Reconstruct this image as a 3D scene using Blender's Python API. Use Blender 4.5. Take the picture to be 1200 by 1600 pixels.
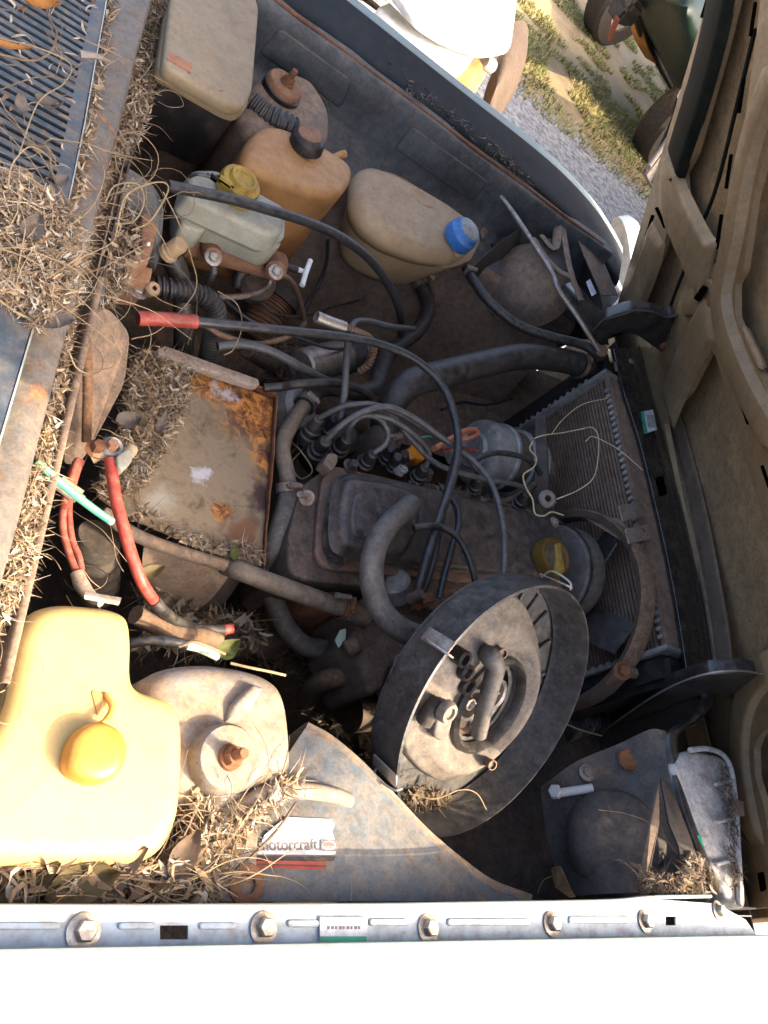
import bpy, bmesh, math, random
from mathutils import Vector, Matrix, noise as mnoise
random.seed(7)
for o in list(bpy.data.objects): bpy.data.objects.remove(o)
S = bpy.context.scene
COL = S.collection

# ---------------------------------------------------------------- camera
F = 1176.0
def _n(v): return Vector(v).normalized()
CX = _n((1760, 640, F)); CY = _n((-50, -2025, F)); CY = (CY - CX*CX.dot(CY)).normalized(); CZ = CX.cross(CY)
CAM = Vector((0, 0, 1.48))                 # phone held just above the near fender, metres above ground
def w2(v): return Vector((CX.dot(v), CY.dot(v), CZ.dot(v)))
cam = bpy.data.cameras.new('camera'); co = bpy.data.objects.new('camera', cam); COL.objects.link(co)
right, down, fwd = w2(Vector((1,0,0))), w2(Vector((0,1,0))), w2(Vector((0,0,1)))
R = Matrix((right, -down, -fwd)).transposed()
co.matrix_world = Matrix.Translation(CAM) @ R.to_4x4()
cam.sensor_fit = 'VERTICAL'; cam.sensor_height = 36; cam.lens = F/1600*36; cam.clip_end = 500; cam.clip_start = 0.02
S.camera = co

# ---------------------------------------------------------------- light
SUN_AZ = Vector((.835, -.55)).normalized(); EL = math.radians(42)
sd = Vector((SUN_AZ.x*math.cos(EL), SUN_AZ.y*math.cos(EL), math.sin(EL)))
W = bpy.data.worlds.new('World'); S.world = W; W.use_nodes = True
nt = W.node_tree; bg = nt.nodes['Background']; sk = nt.nodes.new('ShaderNodeTexSky')
sk.sky_type = 'NISHITA'; sk.sun_disc = False; sk.sun_elevation = EL
sk.sun_rotation = math.atan2(sd.x, sd.y); sk.dust_density = 7.0; sk.ozone_density = 0.3; sk.air_density = 0.7
nt.links.new(sk.outputs[0], bg.inputs[0]); bg.inputs[1].default_value = 0.15
sl = bpy.data.lights.new('sun', 'SUN'); sl.energy = 2.0; sl.angle = math.radians(0.5); sl.color = (1, .82, .58)
so = bpy.data.objects.new('sun', sl); COL.objects.link(so)
so.rotation_euler = sd.to_track_quat('Z', 'Y').to_euler(); so.location = (3, -2, 4)
S.view_settings.view_transform = 'Standard'; S.view_settings.look = 'None'
S.view_settings.exposure = 2.56; S.view_settings.gamma = 1

# ---------------------------------------------------------------- pixel -> place
def ray(px, py): return w2(Vector(((px-600)/F, (py-800)/F, 1)))
def P(px, py, z): r = ray(px, py); return CAM + r*((z-CAM.z)/r.z)
def PX(px, py, x): r = ray(px, py); return CAM + r*(x/r.x)
def PY(px, py, y): r = ray(px, py); return CAM + r*(y/r.y)
def PL(px, py, p0, n): r = ray(px, py); return CAM + r*((Vector(p0)-CAM).dot(n)/r.dot(n))
def V(p): return P(*p) if isinstance(p, tuple) else Vector(p)
def PTS(l): return [V(p) for p in l]

# ---------------------------------------------------------------- materials
MATS = {}
SUNNY = {'rubber','rubber_grey','cable','cable_grey','pan_black','pan_dust','dark_panel','cover_paint','black_steel','gloss_black','aluminium','bucket','red_cable','red_wire','tower_paint','apron_tan','flange_paint','body_paint','yellow_plastic','yellow_cap','hood_paint','hood_skin','hood_black','far_band','primer_tan','bumper_brown','lid_plastic','white_plastic','tan_plastic','orange_plastic','cowl_rail','label_white','green_car_paint'}
def mat(name, base, rough=.6, metal=0., dust=.4, dustcol=(0.254,0.153,0.082), rust=0., base2=None, scale=9., bump=.25,
        spec=.4, fine=90., coat=0., sss=0., dustup=.5, streak=0., rustcol=(.20,.065,.02), grit=None):
    grit = (1. if dust >= .3 else .35) if grit is None else grit
    if name not in SUNNY: dustcol = (dustcol[0]*1.28, dustcol[1]*1.20, dustcol[2]*1.10); dustup = max(dustup, .72) if dust >= .3 and dustup >= .5 else dustup
    m = bpy.data.materials.new(name); m.use_nodes = True; t = m.node_tree; N = t.nodes; L = t.links
    b = N['Principled BSDF']; MATS[name] = m
    geo = N.new('ShaderNodeNewGeometry')
    def nz(sc, det=6, rg=.6, dist=0.):
        n = N.new('ShaderNodeTexNoise'); n.inputs['Scale'].default_value = sc; n.inputs['Detail'].default_value = det
        n.inputs['Roughness'].default_value = rg; n.inputs['Distortion'].default_value = dist
        L.new(geo.outputs['Position'], n.inputs['Vector']); return n.outputs['Fac']
    def ramp(src, a, c):
        r = N.new('ShaderNodeMapRange'); r.inputs['From Min'].default_value = a; r.inputs['From Max'].default_value = c
        r.interpolation_type = 'SMOOTHSTEP'; L.new(src, r.inputs['Value']); return r.outputs['Result']
    def math_(op, a, c=None):
        n = N.new('ShaderNodeMath'); n.operation = op; n.use_clamp = True
        for i, s in enumerate((a, c)):
            if s is None: continue
            if isinstance(s, (int, float)): n.inputs[i].default_value = s
            else: L.new(s, n.inputs[i])
        return n.outputs[0]
    def mix(f, a, c):
        n = N.new('ShaderNodeMix'); n.data_type = 'RGBA'
        if isinstance(f, (int, float)): n.inputs['Factor'].default_value = f
        else: L.new(f, n.inputs['Factor'])
        for k, s in (('A', a), ('B', c)):
            i = [q for q in n.inputs if q.name == k and q.type == 'RGBA'][0]
            if isinstance(s, tuple): i.default_value = (*s, 1)
            else: L.new(s, i)
        return [q for q in n.outputs if q.type == 'RGBA'][0]
    b2 = base2 or tuple(c*.68 for c in base)
    col = mix(ramp(nz(scale, 8, .65, .4), .36, .64), base, b2)
    ro = rough
    spk = math_('ADD', math_('MULTIPLY', ramp(nz(330, 4, .7), .28, .72), .36), .78)
    blt = math_('ADD', math_('MULTIPLY', ramp(nz(70, 7, .75, .4), .34, .66), .42), .72)
    dots = math_('SUBTRACT', 1., math_('MULTIPLY', ramp(nz(190, 3, .6), .68, .74), .4))
    fine_n = nz(fine, 5, .7)
    if rust > 0:
        rm = ramp(nz(scale*1.7+3, 9, .72, .6), .66-.30*rust, .72-.22*rust)
        rc = mix(ramp(nz(fine*1.2, 4, .7), .35, .65), rustcol, tuple(c*.32 for c in rustcol))
        col = mix(rm, col, rc)
    if dust > 0:
        sep = N.new('ShaderNodeSeparateXYZ'); L.new(geo.outputs['Normal'], sep.inputs[0])
        up = ramp(sep.outputs['Z'], -.2, .9)
        k = math_('ADD', math_('MULTIPLY', up, dustup), 1-dustup)
        dm = math_('MULTIPLY', ramp(nz(scale*4+12, 9, .7, .2), .46-.42*dust, .86-.36*dust), k)
        sp = ramp(nz(fine*2.5, 3, .6), .40, .62)
        dm = math_('MULTIPLY', dm, math_('ADD', math_('MULTIPLY', sp, .45), .6))
        dm = math_('MULTIPLY', dm, min(1., .45+.6*dust))
        col = mix(dm, col, mix(ramp(nz(fine*.7, 5), .35, .65), dustcol, tuple(c*.72 for c in dustcol)))
        ro = math_('ADD', math_('MULTIPLY', dm, .5), rough)
    if grit > 0:
        mm = N.new('ShaderNodeMix'); mm.data_type = 'RGBA'; mm.blend_type = 'MULTIPLY'; mm.inputs['Factor'].default_value = grit
        g_ = N.new('ShaderNodeMath'); g_.operation = 'MULTIPLY'; L.new(spk, g_.inputs[0]); L.new(math_('MULTIPLY', blt, dots), g_.inputs[1])
        cc = N.new('ShaderNodeCombineColor'); [L.new(g_.outputs[0], cc.inputs[i]) for i in range(3)]
        L.new(col, mm.inputs[6]); L.new(cc.outputs[0], mm.inputs[7]); col = mm.outputs[2]
    L.new(col, b.inputs['Base Color'])
    if isinstance(ro, (int, float)): b.inputs['Roughness'].default_value = ro
    else: L.new(ro, b.inputs['Roughness'])
    b.inputs['Metallic'].default_value = metal
    b.inputs['Specular IOR Level'].default_value = spec
    if coat: b.inputs['Coat Weight'].default_value = coat; b.inputs['Coat Roughness'].default_value = .12
    if sss:
        b.inputs['Subsurface Weight'].default_value = sss; b.inputs['Subsurface Radius'].default_value = (.03,.015,.006)
        b.inputs['Subsurface Scale'].default_value = .4
    if bump > 0:
        bp = N.new('ShaderNodeBump'); bp.inputs['Strength'].default_value = bump; bp.inputs['Distance'].default_value = .0025
        L.new(math_('ADD', math_('MULTIPLY', fine_n, .5), math_('MULTIPLY', nz(fine*.22, 6), .5)), bp.inputs['Height'])
        L.new(bp.outputs[0], b.inputs['Normal'])
    return m
def colmat(name, rough=.8, tr=.0):
    m = bpy.data.materials.new(name); m.use_nodes = True; t = m.node_tree
    a = t.nodes.new('ShaderNodeVertexColor'); a.layer_name = 'tint'
    b = t.nodes['Principled BSDF']; t.links.new(a.outputs['Color'], b.inputs['Base Color']); b.inputs['Roughness'].default_value = rough
    b.inputs['Specular IOR Level'].default_value = .25
    MATS[name] = m; return m

DUST = (.25,.17,.11)
mat('body_paint', (.185,.232,.23), .45, dust=.25, dustcol=(.24,.25,.22), bump=.03, scale=3, spec=.25, base2=(.165,.21,.208), grit=.4)
mat('body_paint_edge', (.30,.36,.34), .35, dust=.25, coat=.3, bump=.05, rust=.15)
mat('bay_paint', (.060,.075,.084), .4, dust=.42, dustcol=(.17,.14,.115), rust=.16, base2=(.035,.043,.048), bump=.18)
mat('bay_paint_light', (.17,.205,.22), .45, dustcol=(0.424,0.279,0.156), dust=.42, rust=.08, base2=(.12,.16,.18), bump=.12)
mat('flange_paint', (.36,.43,.47), .40, dust=.32, rust=.12, base2=(.29,.36,.42), bump=.1, scale=14, grit=0.3)
mat('tower_paint', (.20,.215,.215), .55, dust=.6, dustcol=(.40,.235,.11), rust=.22, rustcol=(.30,.13,.055), bump=.25)
mat('brown_panel', (.14,.11,.088), .6, dust=.6, dustcol=(.29,.195,.125), rust=.2, bump=.25)
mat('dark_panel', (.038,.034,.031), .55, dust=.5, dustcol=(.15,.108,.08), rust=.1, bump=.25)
mat('black_steel', (.012,.014,.017), .28, dust=.34, dustcol=(.19,.145,.108), bump=.12, coat=.3)
mat('rubber', (.017,.017,.018), .42, dust=.4, dustcol=(.155,.122,.095), bump=.25, scale=14, dustup=.8, spec=.5)
mat('rubber_grey', (.07,.065,.06), .5, dust=.55, dustcol=(.225,.18,.14), bump=.3, scale=16, dustup=.75, spec=.5)
mat('rubber_brown', (.085,.065,.05), .7, dust=.7, dustcol=(0.223,0.140,0.086), bump=.3, scale=16)
mat('cable', (.024,.025,.028), .35, dust=.36, dustcol=(.13,.115,.10), bump=.12, scale=30, dustup=.7, spec=.5)
mat('cable_grey', (.065,.065,.066), .4, dust=.42, dustcol=(.20,.175,.15), bump=.12, scale=30, dustup=.7, spec=.5)
mat('cast_iron', (.085,.075,.066), .75, dust=.55, dustcol=(0.212,0.130,0.078), rust=.3, bump=.6, fine=140)
mat('greasy_iron', (.05,.042,.036), .5, dust=.5, dustcol=(.19,.13,.088), rust=.25, bump=.7, fine=120)
mat('cover_paint', (.045,.041,.038), .36, dust=.42, dustcol=(.20,.15,.115), rust=.28, rustcol=(.15,.065,.04), bump=.35, spec=.5)
mat('aluminium', (.42,.41,.39), .5, metal=.4, dust=.42, dustcol=(.25,.21,.17), bump=.35)
mat('zinc', (.55,.52,.47), .38, metal=.85, dust=.4, dustcol=(0.297,0.186,0.101), rust=.15, bump=.15)
mat('bare_steel', (.42,.40,.37), .42, metal=.7, dust=.5, dustcol=(0.276,0.167,0.094), rust=.25, bump=.15)
mat('rust_steel', (.21,.085,.035), .85, dust=.3, dustcol=(0.265,0.130,0.062), base2=(.11,.042,.02), bump=.6, scale=22)
mat('copper_pipe', (.17,.10,.065), .55, metal=.3, dust=.5, bump=.15)
mat('rust_pad', (.30,.15,.085), .85, dust=.4, base2=(.18,.08,.045), bump=.4)
mat('yellow_plastic', (.53,.37,.145), .36, dust=.25, dustcol=(.42,.26,.085), base2=(.51,.35,.125), bump=.04, sss=.15, scale=5, dustup=.1, grit=.3)
mat('yellow_cap', (.56,.26,.04), .35, dust=.25, dustcol=(.36,.14,.03), bump=.05, sss=.08, scale=20)
mat('orange_plastic', (.44,.225,.075), .45, dust=.4, dustcol=(.26,.14,.065), base2=(.34,.155,.05), bump=.08, scale=7, sss=.05, dustup=.2, grit=.3)
mat('tan_plastic', (.42,.29,.16), .5, dust=.6, dustcol=(.33,.215,.13), base2=(.36,.25,.135), bump=.08, scale=5, dustup=.75, grit=.25)
mat('white_plastic', (.33,.33,.26), .45, dust=.4, dustcol=(.26,.19,.115), base2=(.27,.27,.21), bump=.06, grit=.4)
mat('pale_plastic', (.62,.61,.58), .5, dust=.42, dustcol=(.24,.14,.085), bump=.15, scale=20)
mat('lid_plastic', (.27,.205,.12), .42, dust=.6, dustcol=(.27,.19,.11), bump=.05, scale=4, dustup=.4, grit=.4)
mat('lid_orange', (.36,.13,.05), .45, dust=.3, bump=.04)
mat('black_plastic', (.012,.013,.015), .4, dust=.25, dustcol=(0.106,0.070,0.047), bump=.05)
mat('cap_yellow', (.38,.25,.035), .45, dust=.4, dustcol=(0.254,0.140,0.039), bump=.25, scale=30)
mat('cap_brass', (.15,.085,.014), .4, dust=.3, dustcol=(0.106,0.056,0.020), base2=(.10,.06,.012), metal=.1, bump=.35, scale=26)
mat('blue_cap', (.035,.19,.52), .4, dust=.32, dustcol=(0.212,0.214,0.218), bump=.1, scale=30)
mat('red_cable', (.42,.04,.025), .4, dust=.4, dustcol=(.36,.17,.12), bump=.1, scale=30)
mat('red_wire', (.34,.06,.035), .5, dust=.42, dustcol=(.33,.17,.12), bump=.1, scale=30)
mat('green_tube', (.06,.34,.20), .35, dust=.1, bump=.05)
mat('pale_stripe', (.55,.68,.52), .4, dust=.1, bump=.05)
mat('tape', (.40,.33,.27), .8, dust=.5, bump=.3, scale=40)
mat('orange_wire', (.60,.20,.11), .5, dust=.35, dustcol=(0.477,0.233,0.125), bump=.1)
mat('orange_bright', (.72,.26,.015), .45, dust=.1, bump=.1)
mat('string', (.58,.48,.27), .8, dust=0, bump=0)
mat('white_bit', (.80,.80,.76), .5, dust=.15, bump=.05)
mat('hood_paint', (.27,.19,.105), .42, dust=.35, dustcol=(.18,.125,.07), base2=(.20,.142,.08), bump=.06, scale=5, dustup=.1, grit=.6)
mat('hood_skin', (.45,.315,.175), .6, dust=.45, dustcol=(.22,.15,.085), base2=(.33,.23,.125), bump=.12, scale=4, dustup=.1, grit=1.)
mat('hood_black', (.010,.012,.011), .75, dust=.15, dustcol=(.05,.045,.035), bump=.06, dustup=.1, grit=.3, spec=.08)
mat('label_white', (.72,.73,.76), .5, dust=.12, bump=0, scale=40)
mat('label_green', (.012,.36,.20), .5, dust=.1, bump=0)
mat('label_red', (.45,.05,.035), .5, dust=.3, bump=0)
mat('label_dark', (.035,.032,.04), .5, dust=.25, bump=0)
mat('ink', (.20,.17,.15), .6, dust=.2, bump=0)
mat('white_car_paint', (.70,.70,.68), .35, dust=.05, coat=.3, bump=.02)
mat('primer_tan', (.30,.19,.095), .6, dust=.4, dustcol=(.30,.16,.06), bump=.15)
mat('bumper_brown', (.075,.05,.032), .6, dust=.4, dustcol=(.12,.075,.04), rust=.1, bump=.1)
mat('indicator', (.42,.2,.06), .35, dust=.1, bump=.1)
mat('green_car_paint', (.006,.018,.012), .45, dust=.15, dustcol=(.08,.075,.05), bump=.03, scale=4, grit=.3, spec=.25)
mat('orange_rust', (.55,.24,.06), .7, dust=.3, bump=.2)
mat('tyre', (.03,.028,.026), .85, dust=.55, dustcol=(0.212,0.149,0.094), bump=.4)
mat('brown_bulb', (.2,.1,.045), .5, dust=.4, bump=.2)
mat('tyre_side', (.16,.135,.105), .9, dust=.6, dustcol=(0.254,0.186,0.117), bump=.5, scale=18)
mat('glass_lens', (.72,.74,.72), .12, dust=.25, bump=.02, spec=.8)
mat('cyan_bit', (.02,.42,.68), .3, dust=.1, bump=0)
mat('bark', (.16,.11,.065), .85, dust=.0, base2=(.10,.068,.04), bump=.2, scale=60)
mat('stem_pale', (.30,.215,.12), .8, dust=.0, base2=(.22,.15,.08), bump=.1, scale=60)
mat('leaf_green', (.16,.20,.05), .6, dust=.2, bump=.1, scale=60)
mat('leaf_olive', (0.198,0.156,0.072), .7, dust=.2, bump=.15, scale=60)
mat('leaf_grey', (0.252,0.216,0.186), .75, dust=.2, bump=.15, scale=60)
mat('leaf_orange', (.60,.26,.06), .7, dust=.1, bump=.1, scale=60)
colmat('litter')
colmat('grass')

mat('cowl_rail', (.12,.118,.112), .5, dust=.5, dustcol=(.22,.155,.10), rust=.34, rustcol=(.33,.14,.05), bump=.2)
mat('cowl_paint', (.045,.066,.088), .4, dust=.4, dustcol=(.16,.135,.11), bump=.08, grit=.5)
mat('apron_tan', (.125,.15,.17), .45, dust=.4, dustcol=(.33,.23,.135), rust=.12, rustcol=(.24,.12,.06), bump=.15, base2=(.10,.125,.145))

mat('void', (.003,.003,.003), 1., dust=0, bump=0, spec=0., grit=0)
mat('dusty_pipe', (.17,.14,.11), .45, metal=.2, dust=.55, dustcol=(.27,.2,.14), bump=.25, scale=18, dustup=.6)
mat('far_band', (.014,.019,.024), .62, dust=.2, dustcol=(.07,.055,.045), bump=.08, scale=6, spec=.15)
mat('gusset_rust', (.13,.06,.03), .85, dust=.5, bump=.4)

mat('bucket', (.05,.056,.062), .5, dust=.5, dustcol=(.20,.145,.10), base2=(.035,.038,.042), rust=.1, bump=.2)
mat('pan_black', (.026,.027,.028), .36, dust=.45, dustcol=(.165,.142,.12), bump=.12, scale=12, spec=.5)
mat('pan_dust', (.15,.13,.11), .6, dust=.55, dustcol=(.30,.235,.175), base2=(.075,.07,.065), bump=.2, scale=9)

mat('rad_fin', (.18,.12,.088), .65, dust=.5, dustcol=(.30,.20,.14), bump=.2)
mat('rim_rust', (.19,.115,.085), .55, dust=.5, dustcol=(.25,.17,.12), rust=.3, bump=.3)

mat('gloss_black', (.010,.011,.013), .22, dust=.22, dustcol=(.13,.085,.055), bump=.1, coat=.3, scale=7, grit=.4)
# ---------------------------------------------------------------- mesh helpers
def link(name, me, m, parent=None, smooth=35):
    o = bpy.data.objects.new(name, me); COL.objects.link(o)
    if m is not None and not me.materials: me.materials.append(MATS[m] if isinstance(m, str) else m)
    if smooth:
        me.shade_smooth()
        if smooth < 179: me.set_sharp_from_angle(angle=math.radians(smooth))
    if parent is not None: o.parent = parent
    return o
def fin(bm, name, m, parent=None, smooth=35):
    bmesh.ops.recalc_face_normals(bm, faces=bm.faces[:])
    me = bpy.data.meshes.new(name); bm.to_mesh(me); bm.free()
    return link(name, me, m, parent, smooth)
def tag(o, label, cat, group=None, kind=None):
    o['label'] = label
    if cat: o['category'] = cat
    if group: o['group'] = group
    if kind: o['kind'] = kind
    return o
def thing(name, label, cat, loc=(0,0,0), group=None):
    o = bpy.data.objects.new(name, None); COL.objects.link(o); o.empty_display_size = .05
    o['at'] = list(loc)
    return tag(o, label, cat, group)
def cat_rom(pts, res):
    if len(pts) == 2: return [pts[0].lerp(pts[1], i/res) for i in range(res+1)]
    q = [pts[0]*2-pts[1]] + list(pts) + [pts[-1]*2-pts[-2]]; out = []
    for i in range(1, len(q)-2):
        a, b, c, d = q[i-1:i+3]
        for k in range(res):
            t = k/res
            out.append(.5*((2*b)+(c-a)*t+(2*a-5*b+4*c-d)*t*t+(3*b-a-3*c+d)*t**3))
    out.append(pts[-1].copy()); return out
def rad_at(r, n):
    if not isinstance(r, (list, tuple)): return [r]*n
    return [r[min(len(r)-2, int(i/(n-1)*(len(r)-1)))] + (r[min(len(r)-1, int(i/(n-1)*(len(r)-1))+1)]-r[min(len(r)-2, int(i/(n-1)*(len(r)-1)))])*((i/(n-1)*(len(r)-1))-min(len(r)-2, int(i/(n-1)*(len(r)-1)))) for i in range(n)]
def tube_bm(bm, pts, r, seg=12, res=7, ribs=0, ribamp=.12, hollow=False, flat=1.):
    path = cat_rom(pts, res)
    if ribs:
        L = sum((path[i+1]-path[i]).length for i in range(len(path)-1)); nn = ribs*4
        dense = []; acc = 0; seglen = L/nn; i = 0; pos = path[0].copy(); dense.append(pos.copy()); rem = seglen
        while i < len(path)-1 and len(dense) < nn+1:
            d = path[i+1]-pos
            if d.length >= rem: pos = pos + d.normalized()*rem; dense.append(pos.copy()); rem = seglen
            else: rem -= d.length; i += 1; pos = path[i].copy()
        path = dense
    n = len(path); rs = rad_at(r, n)
    t0 = (path[1]-path[0]).normalized(); a = Vector((0,0,1)) if abs(t0.z) < .9 else Vector((1,0,0))
    u = t0.cross(a).normalized(); rings = []
    for i, p in enumerate(path):
        t = (path[min(i+1, n-1)]-path[max(i-1, 0)])
        t = t.normalized() if t.length > 1e-9 else t0
        u = (u - t*u.dot(t)); u = u.normalized() if u.length > 1e-9 else t.orthogonal().normalized()
        v = t.cross(u); rr = rs[i]
        if ribs: rr *= 1 + ribamp*(1 if i % 4 in (1, 2) else -1)
        rings.append([bm.verts.new(p + (u*math.cos(2*math.pi*k/seg) + v*math.sin(2*math.pi*k/seg)*flat)*rr) for k in range(seg)])
    for a_, b_ in zip(rings, rings[1:]):
        for k in range(seg): bm.faces.new((a_[k], a_[(k+1) % seg], b_[(k+1) % seg], b_[k]))
    for ring, inv, s in ((rings[0], 1, 1), (rings[-1], 0, -1)):
        if hollow:
            c = sum((v.co for v in ring), Vector())/seg; ax = (rings[1][0].co-rings[0][0].co).normalized() if s == 1 else (rings[-2][0].co-rings[-1][0].co).normalized()
            r2 = [bm.verts.new(c+(v.co-c)*.78) for v in ring]; r3 = [bm.verts.new(v.co+ax*rs[0]*2.5) for v in r2]
            for q1, q2 in ((ring, r2), (r2, r3)):
                for k in range(seg): bm.faces.new((q1[k], q1[(k+1) % seg], q2[(k+1) % seg], q2[k]))
            bm.faces.new(r3)
        else: bm.faces.new(ring)
def tube(name, pts, r, m, parent=None, **k):
    bm = bmesh.new(); tube_bm(bm, PTS(pts), r, **k); return fin(bm, name, m, parent, 50)
def frame(c, n, up=None):
    n = Vector(n).normalized(); up = Vector(up) if up is not None else (Vector((0,0,1)) if abs(n.z) < .9 else Vector((1,0,0)))
    u = (up - n*up.dot(n)).normalized(); v = n.cross(u)
    m = Matrix((u, v, n)).transposed().to_4x4(); m.translation = Vector(c); return m
def lathe_bm(bm, prof, c, n, seg=32, a0=0, a1=2*math.pi, up=None, wob=None, sx=1., sy=1.):
    M = frame(c, n, up); full = abs(a1-a0-2*math.pi) < 1e-6; k = seg if full else seg+1; rings = []
    for r, h in prof:
        if r < 1e-6: rings.append([bm.verts.new(M @ Vector((0,0,h)))]); continue
        ring = []
        for i in range(k):
            a = a0+(a1-a0)*i/seg; rr = r*(wob(a, r, h) if wob else 1)
            ring.append(bm.verts.new(M @ Vector((rr*math.cos(a)*sx, rr*math.sin(a)*sy, h))))
        rings.append(ring)
    for a, b in zip(rings, rings[1:]):
        m_ = seg
        for i in range(m_):
            j = (i+1) % k if full else i+1
            if len(a) == 1 and len(b) == 1: continue
            if len(a) == 1: bm.faces.new((a[0], b[j], b[i]))
            elif len(b) == 1: bm.faces.new((a[i], a[j], b[0]))
            else: bm.faces.new((a[i], a[j], b[j], b[i]))
def lathe(name, prof, c, n, m, parent=None, smooth=35, **k):
    bm = bmesh.new(); lathe_bm(bm, prof, V(c), n, **k); return fin(bm, name, m, parent, smooth)
def cyl(name, a, b, r, m, parent=None, bev=.15, seg=20, smooth=35):
    a, b = V(a), V(b); h = (b-a).length; e = r*bev
    return lathe(name, [(0,0),(r-e,0),(r,e),(r,h-e),(r-e,h),(0,h)], a, b-a, m, parent, smooth, seg=seg)
def round_poly(pts, r, n=4):
    if r <= 0: return pts
    out = []; N = len(pts)
    for i in range(N):
        p = pts[i]; a = pts[i-1]-p; b = pts[(i+1) % N]-p
        ra = min(r, a.length*.45); rb = min(r, b.length*.45)
        s = p + a.normalized()*ra; e = p + b.normalized()*rb
        for k in range(n+1):
            t = k/n; out.append(s*(1-t)**2 + p*2*t*(1-t) + e*t*t)
    return out
def loft_bm(bm, rings, cap0=True, cap1=True):
    vr = [[bm.verts.new(p) for p in r] for r in rings]; n = len(vr[0])
    for a, b in zip(vr, vr[1:]):
        for k in range(n): bm.faces.new((a[k], a[(k+1) % n], b[(k+1) % n], b[k]))
    for k_, cap in ((0, cap0), (-1, cap1)):
        if not cap: continue
        f_ = bm.faces.new(vr[k_])
        if len(vr[k_]) > 4: bmesh.ops.triangulate(bm, faces=[f_], ngon_method='EAR_CLIP')
def inset(ring, d):
    c = sum(ring, Vector())/len(ring); out = []; N = len(ring)
    nrm = Vector()
    for i in range(N): nrm += (ring[i]-c).cross(ring[(i+1) % N]-c)
    nrm.normalize()
    for i in range(N):
        t = (ring[(i+1) % N]-ring[i-1]); t = t.normalized() if t.length > 1e-9 else Vector((1,0,0))
        out.append(ring[i] + nrm.cross(t)*d)
    for _ in range(60):          # relax vertices whose edge has folded over
        bad = set()
        for i in range(N):
            e0 = ring[(i+1) % N]-ring[i]; e1 = out[(i+1) % N]-out[i]
            if e0.dot(e1) < -1e-12: bad.update(((i-1) % N, i, (i+1) % N, (i+2) % N))
        if not bad: break
        new = list(out)
        for i in bad: new[i] = out[i-1]*.25 + out[i]*.5 + out[(i+1) % N]*.25
        out = new
    return out
def slab(name, top, vec, m, parent=None, r=.01, bev=.004, scale=1., smooth=35, n=4, rings=3, dome=0., bm0=None):
    """outline (3-D points) rounded by r, its edge bevelled, swept along vec (towards the back)."""
    top = round_poly(PTS(top), r, n); vec = Vector(vec); L = vec.length; d = vec.normalized()
    c = sum(top, Vector())/len(top); R_ = []
    if dome: R_.append(inset(top, bev*3)) ; R_[0] = [p - d*dome for p in R_[0]]
    for k in range(rings+1):
        a = math.pi/2*k/rings
        R_.append([p + d*bev*(1-math.sin(a)) for p in inset(top, bev*(1-math.cos(math.pi/2-a))*1.0)]) if bev else None
    if not bev: R_.append(top)
    else: R_ = R_[:1 if dome else 0] + [[p + d*bev*(1-math.cos(math.pi/2*k/rings)) for p in inset(top, bev*(1-math.sin(math.pi/2*k/rings)))] for k in range(rings+1)]
    bot = [c + (p-c)*scale + vec for p in top]
    if bev:
        R_.append([q - d*bev for q in bot]); R_.append(inset(bot, bev*.6))
    else: R_.append(bot)
    bm = bm0 or bmesh.new(); loft_bm(bm, R_)
    return None if bm0 else fin(bm, name, m, parent, smooth)
def prism(name, px, z1, z0, m, parent=None, **k):
    return slab(name, [P(a, b, z1) for a, b in px], (0, 0, z0-z1), m, parent, **k)
def box(name, c, s, m, parent=None, rot=0, bev=.004, tilt=None):
    bm = bmesh.new(); bmesh.ops.create_cube(bm, size=1)
    bmesh.ops.scale(bm, vec=s, verts=bm.verts)
    if bev: bmesh.ops.bevel(bm, geom=bm.edges[:], offset=bev, segments=2, affect='EDGES', clamp_overlap=True)
    M = Matrix.Translation(V(c)) @ (tilt.to_4x4() if tilt is not None else Matrix.Rotation(rot, 4, 'Z'))
    bm.transform(M); return fin(bm, name, m, parent)
def patch(name, rows, m, parent=None, thick=.002, res=6, dent=.0, dscale=8., smooth=50):
    g = [cat_rom(PTS(r), res) for r in rows]; cols = list(zip(*g)); cols = [cat_rom(list(c), res) for c in cols]
    bm = bmesh.new(); vv = [[bm.verts.new(p) for p in c] for c in cols]
    for a, b in zip(vv, vv[1:]):
        for i in range(len(a)-1): bm.faces.new((a[i], a[i+1], b[i+1], b[i]))
    bm.normal_update()
    if dent:
        for v in bm.verts: v.co += v.normal*dent*mnoise.fractal(v.co*dscale, 1., 2., 3)
    if thick: bmesh.ops.solidify(bm, geom=bm.faces[:], thickness=thick)
    return fin(bm, name, m, parent, smooth)
def plate(name, outer, holes, vec, m, parent=None, bev=.0):
    """flat sheet with cut-outs, swept by vec"""
    bm = bmesh.new(); ed = []
    for ring in [outer]+list(holes):
        vs = [bm.verts.new(p) for p in ring]
        ed += [bm.edges.new((vs[i], vs[(i+1) % len(vs)])) for i in range(len(vs))]
    bmesh.ops.triangle_fill(bm, use_beauty=True, use_dissolve=False, edges=ed)
    fs = bm.faces[:]; r = bmesh.ops.extrude_face_region(bm, geom=fs)
    bmesh.ops.translate(bm, vec=vec, verts=[v for v in r['geom'] if isinstance(v, bmesh.types.BMVert)])
    if bev:
        es = [e for e in bm.edges if len(e.link_faces) == 2 and e.calc_face_angle(0) > 1.2]
        bmesh.ops.bevel(bm, geom=es, offset=bev, segments=2, affect='EDGES', clamp_overlap=True)
    return fin(bm, name, m, parent, 30)
def dup(o, M, parent=None, label=None):
    c = o.copy(); COL.objects.link(c); c.matrix_world = M; 
    if parent is not None: c.parent = parent
    return c
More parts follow.
